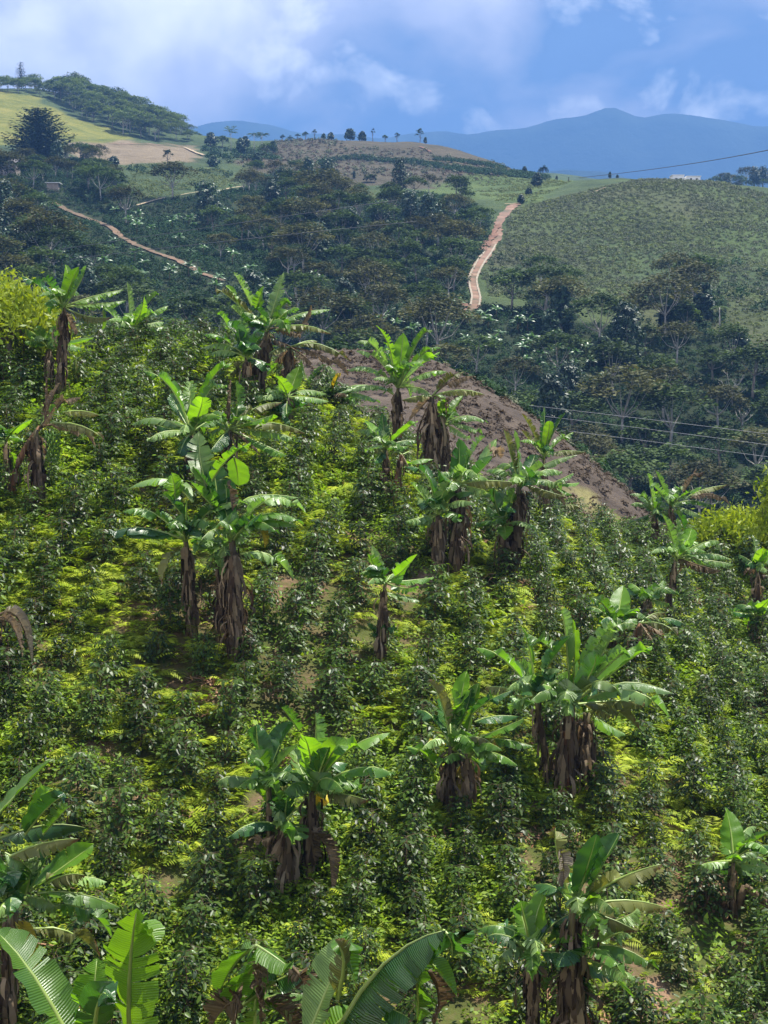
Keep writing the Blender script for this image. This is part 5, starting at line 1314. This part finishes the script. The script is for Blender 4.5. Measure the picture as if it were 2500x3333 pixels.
for vx, h, w, mk, y0, y1, lab in (
    (757, 24, 30, 'd', 560, 720, 'round dark tree on the brown hilltop, larger of a touching pair'), (783, 18, 22, 'd', 560, 720, 'smaller round tree touching the large one on the brown hilltop'), (806, 28, 10, 's', 560, 720, 'thin nearly bare tree on top of the brown hill'),
    (832, 14, 14, 's', 560, 720, 'low wispy tree on the brown hilltop between thin ones'), (858, 20, 13, 's', 560, 720, 'small leafy tree alone on the brown hilltop crest'), (906, 30, 18, 's', 560, 720, 'tall forked tree near the right end of the brown hilltop'), (918, 14, 10, 'd', 560, 720, 'little bush like tree beside the forked hilltop tree'),
    (612, 12, 12, 's', 560, 720, 'small tree at the left end of the brown hill crest'), (628, 10, 13, 's', 560, 720, 'tiny tree second along the brown hill crest'), (645, 13, 11, 's', 560, 720, 'small tree with tuft crown on the brown hill crest'), (661, 17, 15, 's', 560, 720, 'feathery tree on the brown hill crest left of the pair'), (681, 21, 12, 's', 560, 720, 'slim upright tree on the left brown hill crest'), (700, 11, 13, 'd', 560, 720, 'low bushy tree on the brown hill crest'), (716, 13, 18, 'd', 560, 720, 'squat dark bush on the brown hill crest before the pair'),
    (1131, 17, 15, 'd', 400, 620, 'bright green small tree on the saddle ridge right of the brown hill'), (1171, 22, 24, 's', 400, 620, 'dark open crowned tree on the saddle ridge'), (1200, 8, 7, 'd', 400, 620, 'tiny bush on the saddle ridge'), (1226, 8, 4, 's', 400, 620, 'post like sapling on the saddle ridge'), (1314, 14, 9, 'd', 380, 480, 'small dark shrub at the start of the right hand ridge'), (1330, 7, 8, 'd', 380, 480, 'low dark bush beside the shrub on the right hand ridge')):
    one_tree(vx, h, w, lab, mk, y0, y1, name='ridge_tree', leaf=M_dense if mk == 'd' else M_shade)
for vx, vy, h, w, mk, lab in (
    (1160, 402, 26, 30, 'd', 'round dark tree on the slope under the saddle ridge'), (1125, 440, 18, 20, 'd', 'small dark tree beside the top of the red track'), (1142, 422, 14, 20, 'd', 'dark bush on the pale slope left of the ridge road'),
    (728, 388, 22, 18, 'd', 'dark bushy tree on the brown slope above the forest'), (700, 372, 16, 22, 'd', 'low dark tree on the brown slope'), (655, 372, 15, 18, 'd', 'small dark tree at the top edge of the forest'), (765, 386, 16, 10, 'd', 'narrow dark shrub on the brown slope'), (800, 395, 18, 32, 's', 'spiky spreading shrub on the brown slope'),
    (245, 358, 18, 30, 'd', 'round dark bush at the edge of the tan field'), (362, 362, 40, 24, 's', 'slender tree rising above the green knoll beside the tan field'), (460, 360, 22, 28, 'd', 'dark bush below the bend of the pale road'), (578, 340, 30, 44, 's', 'olive tree at the foot of the brown hill'), (556, 352, 20, 26, 'd', 'dark bush under the olive tree of the brown hill'), (520, 335, 34, 30, 'd', 'leafy tree below the palms on the saddle'), (455, 315, 26, 34, 'd', 'bushy tree at the right end of the wooded knoll'), (480, 318, 24, 30, 's', 'spreading tree beside the left palm'), (530, 318, 22, 24, 'd', 'small tree between the left palm and the pair of palms'), (590, 328, 22, 22, 'd', 'tree right of the pair of palms'),
    (1212, 720, 100, 62, 'd', 'tall dark tree column at the foot of the green hill'), (1190, 740, 70, 50, 'd', 'dense dark tree pressed against the tall column tree'), (1340, 780, 96, 84, 'd', 'broad dark tree mass left of the pale palm trunk'), (1300, 790, 60, 60, 'd', 'lower dark tree beside the broad mass'), (1520, 700, 88, 64, 'd', 'dark domed tree highest on the right slope'), (1480, 735, 80, 70, 's', 'spreading grey green tree under the dark domed one'), (1440, 722, 60, 50, 'd', 'dark tree left of the dark domed one'), (1600, 760, 40, 46, 'd', 'small dark tree right of the pale palm trunk'), (1395, 770, 70, 60, 's', 'bright topped spreading tree in front of the broad dark mass')):
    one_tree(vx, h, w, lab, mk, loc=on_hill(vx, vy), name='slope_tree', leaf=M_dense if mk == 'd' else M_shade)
for vx, vy, h, lab in ((1580, 880, 80, 'pale bare branched tree in the right valley forest'), (1440, 860, 66, 'leaning pale bare tree left of the larger bare one'), (1602, 930, 56, 'thin white forked bare tree low in the right valley')):
    loc = on_hill(vx, vy); k = loc[1] * VS / FPX; H = h * k
    rnd = random.Random(int(vx)); mb = MB()
    mb.tube([(0, 0, -1), (.1 * H * .2, 0, H * .35), (0, 0, H * .5)], [.15, .12, .09], 6)
    for j in range(9):
        a = j * 2.4; o = np.array([math.cos(a), math.sin(a) * .6, 0])
        b0 = np.array([0, 0, H * (.28 + .025 * j)]); e_ = b0 + o * H * rnd.uniform(.25, .45) + np.array([0, 0, H * rnd.uniform(.25, .5)])
        m = (b0 + e_) / 2 + o * .06 * H; mb.tube([b0, m, e_], [.08, .06, .025], 4)
        for q_ in range(3):
            s_ = m + (e_ - m) * q_ / 3; mb.tube([s_, s_ + np.array([rnd.uniform(-1, 1), rnd.uniform(-1, 1), rnd.uniform(.4, 1.2)]) * H * .12], [.035, .012], 3)
    t = thing('bare_tree', lab, 'tree', loc); mb.obj('trunk', M_palebark, t)
    cb = MB()
    for _ in range(5): pad(cb, rnd, np.array([rnd.uniform(-.35, .35) * H, rnd.uniform(-.3, .3) * H, H * rnd.uniform(.75, 1)]), H * .14, .3, 26, .22)
    cb.obj('crown', M_shadeolive, t)
# palms
def palm(vx, h, wpx, label, loc, up=.5, n=14):
    k = loc[1] * VS / FPX; H = h * k; L = wpx * k / 2; rnd = random.Random(int(vx))
    t = thing('palm_tree', label, 'palm', loc)
    mb = MB(); mb.tube([(0, 0, -.5), (.05, 0, H * .4), (0, 0, H * .8)], [.17, .13, .10], 7); mb.obj('trunk', M_palebark, t)
    cb = MB()
    for j in range(n):
        a = j * 2.399; o = np.array([math.cos(a), math.sin(a), 0]); tg = np.array([-math.sin(a), math.cos(a), 0]); st = up * rnd.uniform(.3, 2.0)
        P = lambda u: np.array([0, 0, H * .8]) + o * L * u + np.array([0, 0, L * (st * u - (.35 + .4 * st) * u * u)])
        for i in range(1, 9):
            u = i / 8; p = P(u); d = nrm(P(u) - P(u - .1)); w = L * .30 * math.sin(min(1, 1.15 - u) * 2.2)
            for s in (-1, 1):
                dd = nrm(tg * s + d * .8 - np.array([0, 0, .45])); cb.quad(p + dd * w * .5, dd * w * .5, d * L * .06, rnd.random())
    cb.obj('crown', M_shade, t)
palm(498, 46, 30, 'tall palm with upswept fronds left of the palm pair on the saddle', on_hill(499, 326), 1.3)
palm(549, 48, 32, 'palm with drooping crown, left one of the pair on the saddle', on_hill(549, 330), .5)
palm(566, 46, 32, 'palm with drooping crown, right one of the pair on the saddle', on_hill(566, 331), .5)
palm(1553, 88, 44, 'lone palm with long pale trunk on the right slope', on_hill(1553, 735), .4)

# ------------------------------------------------------------------ far banana plants
def farbanana_mb(seed):
    rnd = random.Random(seed); mb = MB()
    H = rnd.uniform(1.7, 2.3)
    mb.tube([(0, 0, -.4), (rnd.uniform(-.1, .1), 0, H * .5), (0, 0, H)], [.15, .12, .08], 6, 1)
    for k in range(10):
        a = k * 2.399; o = np.array([math.cos(a), math.sin(a), 0]); rise = rnd.uniform(.2, 1.5); L = rnd.uniform(1.5, 2.0)
        if k < 2: rise = 2.2
        d = nrm(o + np.array([0, 0, rise]))
        p0 = np.array([0, 0, H - .1]); pm = p0 + d * L * .55; p2 = pm + nrm(o * 1.0 + np.array([0, 0, rise * .45 - .55])) * L * .55
        lb = banana_leaf(p0, pm, p2, .36, 'p', rnd, face=.0, nseg=9, tat=.2, fold=25)
        off = len(mb.v)
        mb.v += lb.v; mb.tint += lb.tint; mb.dry += [0] * len(lb.v); mb.uv += lb.uv
        mb.f += [tuple(i + off for i in f) for f in lb.f]; mb.m += [0 for _ in lb.f]
    return mb
FB = [farbanana_mb(s).mesh('far_banana', [M_farban, M_stem]) for s in range(5)]
bp = jgrid(165, 420, 3.7, 43)
bq = proj(bp)
w = np.full(len(bp), .02) + .62 * inpoly(bq, P_BAND) + .16 * inpoly(bq, P_OPEN)
w = w + .10 * inpoly(bq, [(0, 420), (260, 440), (320, 560), (560, 640), (700, 690), (0, 720)]) + .05 * inpoly(bq, [(560, 500), (1000, 560), (1000, 680), (700, 690)])
sel = (r_.rand(len(bp)) < w) & ~hidden(bq, 30) & inpoly(bq, P_FOREST) & ~inpoly(bq, P_LAWN) & (bq[:, 0] > -20) & (bq[:, 0] < 1680)
sel &= keep_off(bq, TRACK, 14) & keep_off(bq, LPATH, 12)
idx = np.where(sel)[0]; print('far bananas', len(idx))
named = [(440, 435), (490, 470), (150, 520), (22, 480), (95, 440), (690, 620), (740, 600), (590, 640), (700, 690), (735, 690), (1055, 715), (1120, 720), (1010, 700), (1200, 745), (1245, 790), (1275, 800)]
locs = [bp[i] for i in r_.permutation(idx)[:250]] + [on_hill(*n_, 160) for n_ in named]
for l in locs:
    o = bpy.data.objects.new('valley_banana', FB[r_.randint(0, 5)]); COL.objects.link(o)
    s = r_.uniform(.6, .95); o.location = l; o.rotation_euler = (0, 0, r_.uniform(0, 6.28)); o.scale = (s, s, s)
    tag(o, 'pale green banana plant small in the distance across the valley', 'banana plant', 'distant banana plants across the valley')

# ------------------------------------------------------------------ stuff on the hills
def bush_mb(seed, R=1.0, H=1.1, n=60, s=.2):
    rnd = random.Random(seed); mb = MB()
    for _ in range(n):
        d = nrm(np.array([rnd.gauss(0, 1), rnd.gauss(0, 1), abs(rnd.gauss(.2, .8))]))
        p = d * np.array([R, R, H]) * rnd.uniform(.6, 1.08)
        up = nrm(d + np.array([rnd.gauss(0, .5), rnd.gauss(0, .5), .6])); x = nrm(np.cross(up, np.array([rnd.uniform(-1, 1), rnd.uniform(-1, 1), .3]))); y = np.cross(up, x)
        l = s * rnd.uniform(.6, 1.4); mb.quad(p, x * l, y * l * .6, min(1, max(0, .3 + .3 * d[2] + rnd.gauss(0, .12))))  # bush tops tinted lighter than the flanks, overhead light painted in
    return mb
BUSH = [proto('bush', bush_mb(s), M_bushdark) for s in (1, 2, 3)]
SCRUB = [proto('scrub', bush_mb(s, .62, .7, 40, .15), M_scrub) for s in (4, 5, 6)]
TUFT = [proto('tuft', bush_mb(s, .5, .4, 22, .15), M_drytuft) for s in (7, 8)]
GRASST = [proto('grass_tuft', bush_mb(s, .6, .5, 26, .16), M_grassblade) for s in (9, 10)]
def mass(name, y0, y1, sp, seed, fsel, protos, smin, smax, label, cat, lim=.30):
    p = jgrid(y0, y1, sp, seed, .5, lim); q = proj(p)
    ok = (q[:, 0] > -80) & (q[:, 0] < 1740) & ~hidden(q, 40) & fsel(p, q)
    p = p[ok]; print(name, len(p))
    r = np.random.RandomState(seed + 1)
    return scatter(name, p, r.rand(len(p)) * 6.28, r.uniform(smin, smax, len(p)), protos, label, cat, tilt=.2, seed=seed)
off = lambda q: keep_off(q, TRACK, 11) & keep_off(q, LPATH, 7) & keep_off(q, MROAD, 6) & keep_off(q, MROAD2, 5)
mass('valley_undergrowth', 165, 480, 1.75, 51, lambda p, q: inpoly(q, P_FOREST) & off(q) & ~inpoly(q, P_LAWN), BUSH, .5, 1.2, 'dark green undergrowth filling the valley beneath the trees', 'undergrowth')
def scrub_sel(p, q):
    n = vnoise(p[:, 0], p[:, 1], 61, 9.0)
    return inpoly(q, P_SCRUB) & off(q) & (np.random.RandomState(8).rand(len(q)) < .35 + .9 * (n * .6 + .4 * vnoise(p[:, 0], p[:, 1], 62, 26.) - .3))
mass('hill_scrub', 270, 430, .85, 52, scrub_sel, SCRUB, .4, 1.05, 'low dark scrub covering the right hand hill', 'scrub')
mass('hill_grass', 230, 600, 1.9, 53, lambda p, q: (inpoly(q, P_SCRUB) | inpoly(q, P_LAWN) | inpoly(q, P_GRASS)) & off(q) & (vnoise(p[:, 0], p[:, 1], 63, 12.) > .45), GRASST, .6, 1.5, 'grass tufts on the hillsides across the valley', 'grass')
mass('hilltop_scrub', 440, 700, 3.0, 54, lambda p, q: inpoly(q, P_BROWN) & (vnoise(p[:, 0], p[:, 1], 64, 30.) > .42), TUFT + SCRUB[:1], .8, 2.2, 'dry scrub on the brown hilltop', 'scrub')
mass('ridge_hedge', 430, 640, 1.6, 55, lambda p, q: (~keep_off(q, [(690, 352), (760, 340), (830, 346), (900, 352), (960, 362), (1030, 372), (1100, 378), (1180, 384)], 5)) | (~keep_off(q, [(940, 345), (1010, 352), (1090, 366)], 3)), BUSH, .7, 1.5, 'dark hedge line following the ridge road', 'hedge')
mass('saddle_bushes', 440, 640, 4.0, 56, lambda p, q: inpoly(q, [(440, 318), (600, 325), (600, 352), (450, 356)]) & (r_.rand(len(q)) < .55), BUSH, 1.0, 2.4, 'bushes crowding the saddle below the palms', 'bushes')
mass('slope_bushes', 260, 480, 5.0, 57, lambda p, q: (inpoly(q, P_LAWN) | inpoly(q, P_SCRUB) & (q[:, 1] > 560)) & (vnoise(p[:, 0], p[:, 1], 65, 22.) > .5), BUSH, .7, 1.7, 'scattered bushes on the grassy slopes', 'bushes')
# tufts and pebbles of the bare spur
r = np.random.RandomState(71)
n = 6000
y = r.uniform(64, 112, n); x = (r.rand(n) - .5) * .56 * y
z = SPUR.z(x, y); p = np.stack([x, y, z], 1)
p = p[r.rand(n) < .25 + .75 * (vnoise(x, y, 72, 6.) > .5)]
scatter('spur_dry_tufts', p, r.rand(len(p)) * 6.28, r.uniform(.25, .8, len(p)), TUFT, 'dry brown tufts on the bare spur', 'dry tufts', seed=72)
y = r.uniform(92, 104, 700); x = r.uniform(-4, 26, 700); z = SPUR.z(x, y); q = proj(np.stack([x, y, z], 1))
edge = np.array([SPUR.z(np.array([a]), np.array([b + 1.5]))[0] for a, b in zip(x, y)])
crest_y = 102 - (np.interp(x, [-4, 4, 10, 18, 26], [2, 4, 8, 12, 16]))
p = np.stack([x, y, z], 1)[np.abs(y - crest_y) < 2.2]
scatter('spur_edge_bushes', p, r.rand(len(p)) * 6.28, r.uniform(.3, .8, len(p)), BUSH + SCRUB, 'bushes along the far rim of the bare spur', 'bushes', seed=73)
# far right hill trees
for k, (vx, vy, s) in enumerate(((1525, 397, .8), (1545, 392, 1.0), (1562, 388, .9), (1580, 392, 1.1), (1598, 388, 1.0), (1612, 384, 1.2), (1630, 386, 1.1), (1648, 380, 1.2), (1570, 400, .9), (1606, 402, 1.0), (1640, 398, 1.1), (1590, 408, .9))):
    Yf = 690 + 14 * (k % 4); p = atv(vx, vy + 10, Yf)
    plant_tree((SHADE + DENSE)[k % 9], p - np.array([0, 0, 2.0]), s * 1.0, k * 1.7, 'far_hill_tree', 'tree on the hazy wooded hill beyond the right hand ridge', 'trees on the hazy far right hill')

# ------------------------------------------------------------------ yellow trees
def yellow_tree(loc, H, R, n, label, seed, s=.11):
    rnd = random.Random(seed); t = thing('yellow_tree', label, 'tree', loc)
    mb = MB(); cb = MB()
    mb.tube([(0, 0, -.5), (0, 0, H * .45)], [.12, .08], 6)
    for k in range(26):
        a = k * 2.399; q = math.sqrt((k + .5) / 26); e_ = np.array([R * .85 * q * math.cos(a), R * .85 * q * math.sin(a), H * (.98 - .5 * q ** 1.6) + rnd.uniform(-.2, .2)])
        mb.tube([(0, 0, H * .35), e_ * .6 + np.array([0, 0, H * .12]), e_], [.04, .025, .01], 4, cap=False)
        bt = rnd.uniform(.15, .9)
        for j in range(n // 26):
            p = e_ + np.array([rnd.gauss(0, 1), rnd.gauss(0, 1), rnd.gauss(0, .8)]) * R * .20
            d = nrm(np.array([rnd.uniform(-.7, .7), rnd.uniform(-.7, .7), rnd.uniform(-1.2, .2)])); e2 = nrm(np.cross(d, np.array([rnd.uniform(-1, 1), rnd.uniform(-1, 1), .3])))
            l = s * rnd.uniform(.6, 1.5); cb.quad(p, d * l, e2 * l * .34, min(1, max(0, bt + rnd.gauss(0, .25))))
    mb.obj('trunk', M_bark, t); cb.obj('crown', M_yellowtree, t)
    return t
def near_at(vx, vy, Yn):
    p = atv(vx, vy, Yn); return np.array([p[0], p[1], NEAR.z(np.array([p[0]]), np.array([p[1]]))[0]])
yellow_tree(near_at(20, 720, 46.5), 2.5, 1.75, 6000, 'bright yellow green tree at the left end of the crest', 3, .10)
yellow_tree(near_at(95, 700, 47), 1.2, .9, 1600, 'low yellow bush in front of the yellow tree at the left crest', 4, .09)
yellow_tree(near_at(1575, 1180, 54.5), 1.5, 1.5, 4200, 'rounded yellow flowering bush on the right crest, wider one', 5, .10)
yellow_tree(near_at(1648, 1180, 55), 1.5, 1.1, 3000, 'rounded yellow flowering bush at the right edge of the crest', 6, .10)
yellow_tree(near_at(1490, 1165, 55), .9, .6, 1000, 'little yellow bush between dark banana plants on the right crest', 7, .09)
yellow_tree(near_at(1690, 1100, 52), 4.2, 1.0, 2200, 'taller pale yellow tree reaching in at the right edge above the bushes', 8, .11)

# ------------------------------------------------------------------ roads and paths
def ribbon(name, pts, wpx, m, label, lift=.25, sub=8, ragged=0.0, kind='structure', cat='road', y0=200, y1=1000, offset=0.0, seed=1):
    rnd = random.Random(seed)
    P3 = [on_hill(x, y, y0, y1) for x, y in pts]
    cl = []
    for i in range(len(P3) - 1):
        for k in range(sub): cl.append(P3[i] + (P3[i + 1] - P3[i]) * k / sub)
    cl.append(P3[-1])
    cl = np.array(cl)
    for _ in range(3): cl[1:-1] = (cl[:-2] + cl[1:-1] * 2 + cl[2:]) / 4
    mb = MB(); prev = None
    for i, c in enumerate(cl):
        t = cl[min(i + 1, len(cl) - 1)] - cl[max(i - 1, 0)]; t[2] = 0; t = nrm(t); sd = np.array([t[1], -t[0], 0])
        w = wpx * c[1] * VS / FPX / 2
        if isinstance(w, (list, tuple)): w = w[0]
        row = []
        for u in (-1, -.5, 0, .5, 1):
            p = c + sd * (offset + u * w * (1 + ragged * rnd.uniform(-1, 1)))
            row.append(mb.vert((p[0], p[1], float(HG.z(np.array([p[0]]), np.array([p[1]]))[0]) + lift)))
        if prev:
            for j in range(4): mb.face((prev[j], prev[j + 1], row[j + 1], row[j]))
        prev = row
    o = mb.obj(name, m)
    tag(o, label, cat, kind=kind)
    return o
ribbon('red_track', TRACK, 20, M_track, 'red dirt track climbing the valley side', .22, ragged=.35)
ribbon('concrete_strip_west', TRACK[5:12], 4, M_concrete, 'pale concrete wheel strip on the track, uphill side', .34, offset=-.75, ragged=.1)
ribbon('concrete_strip_east', TRACK[5:12], 4, M_concrete, 'pale concrete wheel strip on the track, downhill side', .34, offset=.75, ragged=.1)
ribbon('track_top_road', [(1090, 444), (1105, 442.5), (1122, 442)], 4, M_sandroad, 'pale road end at the top of the red track', .4)
ribbon('red_bank', [(1076, 488), (1066, 512), (1052, 530), (1042, 545)], 14, M_redsoil, 'fresh red cut bank beside the track', .45, ragged=.6)
ribbon('ridge_road', [(1256, 425), (1285, 417), (1308, 407)], 4, M_sandroad, 'sandy road climbing to the right hand ridge', .35, ragged=.2)
ribbon('brown_path', LPATH, 16, M_brownpath, 'brown dirt path slanting down the left slope', .25, ragged=.4)
ribbon('sandy_road', MROAD, 6, M_sandroad, 'sandy road bend above the left forest', .35, ragged=.2)
ribbon('sandy_road_upper', MROAD2, 4, M_sandroad, 'sandy road running level above the left forest', .35, ragged=.3)
ribbon('saddle_road', [(236, 311), (280, 313), (330, 314), (398, 319)], 3, M_redsoil, 'reddish road along the foot of the wooded knoll', .4, ragged=.3, y0=450)
ribbon('saddle_bend', [(398, 320), (412, 326), (432, 334), (440, 338)], 8, M_sandroad, 'bright sandy road bend on the saddle', .5, ragged=.4, y0=450)
ribbon('hilltop_road', [(835, 341), (900, 347), (950, 351), (1000, 357), (1060, 366), (1095, 371)], 2.6, M_sandroad, 'pale road crossing the brown hill', .5, ragged=.3, y0=440)
ribbon('soil_scar', [(905, 318), (918, 323), (930, 329)], 6, M_redsoil, 'orange soil scar on the brown hilltop', .4, ragged=.5, y0=440)
ribbon('soil_scar_low', [(720, 402), (735, 407), (750, 408)], 6, M_redsoil, 'orange soil scar above the forest', .4, ragged=.5)
ribbon('soil_scar_track_end', [(995, 664), (1003, 662), (1008, 668)], 14, M_redsoil, 'red soil scar at the foot of the track', .5, ragged=.5)

# ------------------------------------------------------------------ houses
loc = skyline(1482, 380, 470); loc = loc + np.array([0, 4, .1])
t = thing('white_house', 'small white building on the right hand ridge against the blue mountains', 'house', loc)
mb = MB(); mb.box((-3.9, -2, -1), (-.7, 2, 1.75)); mb.box((.0, -1.6, -1), (3.9, 2, 1.5)); mb.box((-.7, -1.2, -1), (0, 1.8, 1.2)); mb.obj('wall', M_white, t, smooth=False)
mb = MB(); mb.box((-4.1, -2.2, 1.753), (-.55, 2.2, 1.9)); mb.box((-.05, -1.8, 1.503), (4.1, 2.2, 1.64)); mb.obj('roof', M_white, t, smooth=False)
for x in (-3.2, -1.8, 1.0, 2.6):
    mb = MB(); mb.box((x, -2.02 if x < 0 else -1.62, .2), (x + .55, -1.99 if x < 0 else -1.59, 1.0)); mb.obj('window', M_dark, t, smooth=False)
loc = on_hill(12, 378, 300, 420)
t = thing('farm_house', 'low farmhouse with rusty tin roof at the left edge under the conifer', 'house', loc + np.array([0, 0, .3]))
mb = MB(); mb.box((-4, -2.5, -1), (3.2, 2.5, 2.3)); mb.obj('wall', M_brick, t, smooth=False)
mb = MB()
for s in (-1, 1):
    I = [mb.vert(p) for p in ((-4.5, s * 3.1, 2.25), (3.7, s * 3.1, 2.25), (3.7, 0, 3.6), (-4.5, 0, 3.6), (-4.5, s * 3.1, 2.37), (3.7, s * 3.1, 2.37), (3.7, 0, 3.74), (-4.5, 0, 3.74))]
    for q in ((0, 1, 2, 3), (4, 5, 6, 7), (0, 1, 5, 4), (1, 2, 6, 5), (3, 0, 4, 7)): mb.face([I[k] for k in q])
mb.obj('roof', M_tin, t, smooth=False)
mb = MB(); mb.box((.6, -2.53, -.6), (1.5, -2.49, 1.5)); mb.obj('door', M_dark, t, smooth=False)
for x in (-3.2, -1.2): 
    mb = MB(); mb.box((x, -2.53, .4), (x + 1.0, -2.49, 1.4)); mb.obj('window', M_dark, t, smooth=False)
loc = on_hill(116, 412, 280, 420)
t = thing('tin_shed', 'small grey shed roof among the trees on the left slope', 'shed', loc)
mb = MB(); mb.box((-1.4, -1.2, -1), (1.4, 1.2, 1.7)); mb.obj('wall', M_brick, t, smooth=False)
mb = MB(); mb.box((-1.8, -1.6, 1.703), (1.8, 1.6, 1.82)); mb.obj('roof', M_white, t, smooth=False)

# ------------------------------------------------------------------ power cables
def cable(pts, r, m, label):
    P = [atv(*p) for p in pts]
    o0 = P[0]
    fine = []
    for i in range(25):
        u = i / 24; fine.append((1 - u) ** 2 * P[0] + 2 * u * (1 - u) * (2 * P[1] - .5 * (P[0] + P[2])) + u * u * P[2] - o0)
    mb = MB(); mb.tube(fine, [r] * 25, 5)
    tag(mb.obj('power_cable', m, None, o0), label, 'cable')
cable([(1250, 384, 470), (1470, 357, 330), (1760, 302, 200)], .075, M_darkcable, 'dark power cable rising to the right against the blue mountains')
cable([(700, 826, 125), (1250, 888, 118), (1760, 950, 110)], .014, M_cable, 'thin grey cable over the spur, uppermost of three')
cable([(730, 848, 122), (1250, 908, 116), (1760, 975, 108)], .014, M_cable, 'thin grey cable over the spur, middle of three')
cable([(900, 890, 120), (1300, 940, 113), (1760, 1000, 105)], .014, M_cable, 'thin grey cable over the spur, lowest of three')
cable([(120, 540, 210), (480, 487, 215), (860, 432, 225)], .045, M_darkcable, 'dark cable slanting across the left forest, upper one')
cable([(150, 560, 205), (480, 522, 210), (900, 478, 220)], .045, M_darkcable, 'dark cable slanting across the left forest, lower one')
# ------------------------------------------------------------------ haze: the air between here and the mountains
mb = MB(); mb.box((-4600, -70, -420), (4600, 7300, 1330))
hz = mb.obj('haze', [], None, smooth=False)
hm, nt, o_ = mat('haze_air')
pv = nt.nodes.new('ShaderNodeVolumePrincipled')
pv.inputs['Color'].default_value = (0.135, 0.30, 0.66, 1)
pv.inputs['Density'].default_value = 0.00027
pv.inputs['Anisotropy'].default_value = 0.0
nt.links.new(pv.outputs[0], o_.inputs['Volume'])
hz.data.materials.append(hm)
tag(hz, 'blue haze filling the valley air', 'haze', kind='stuff')
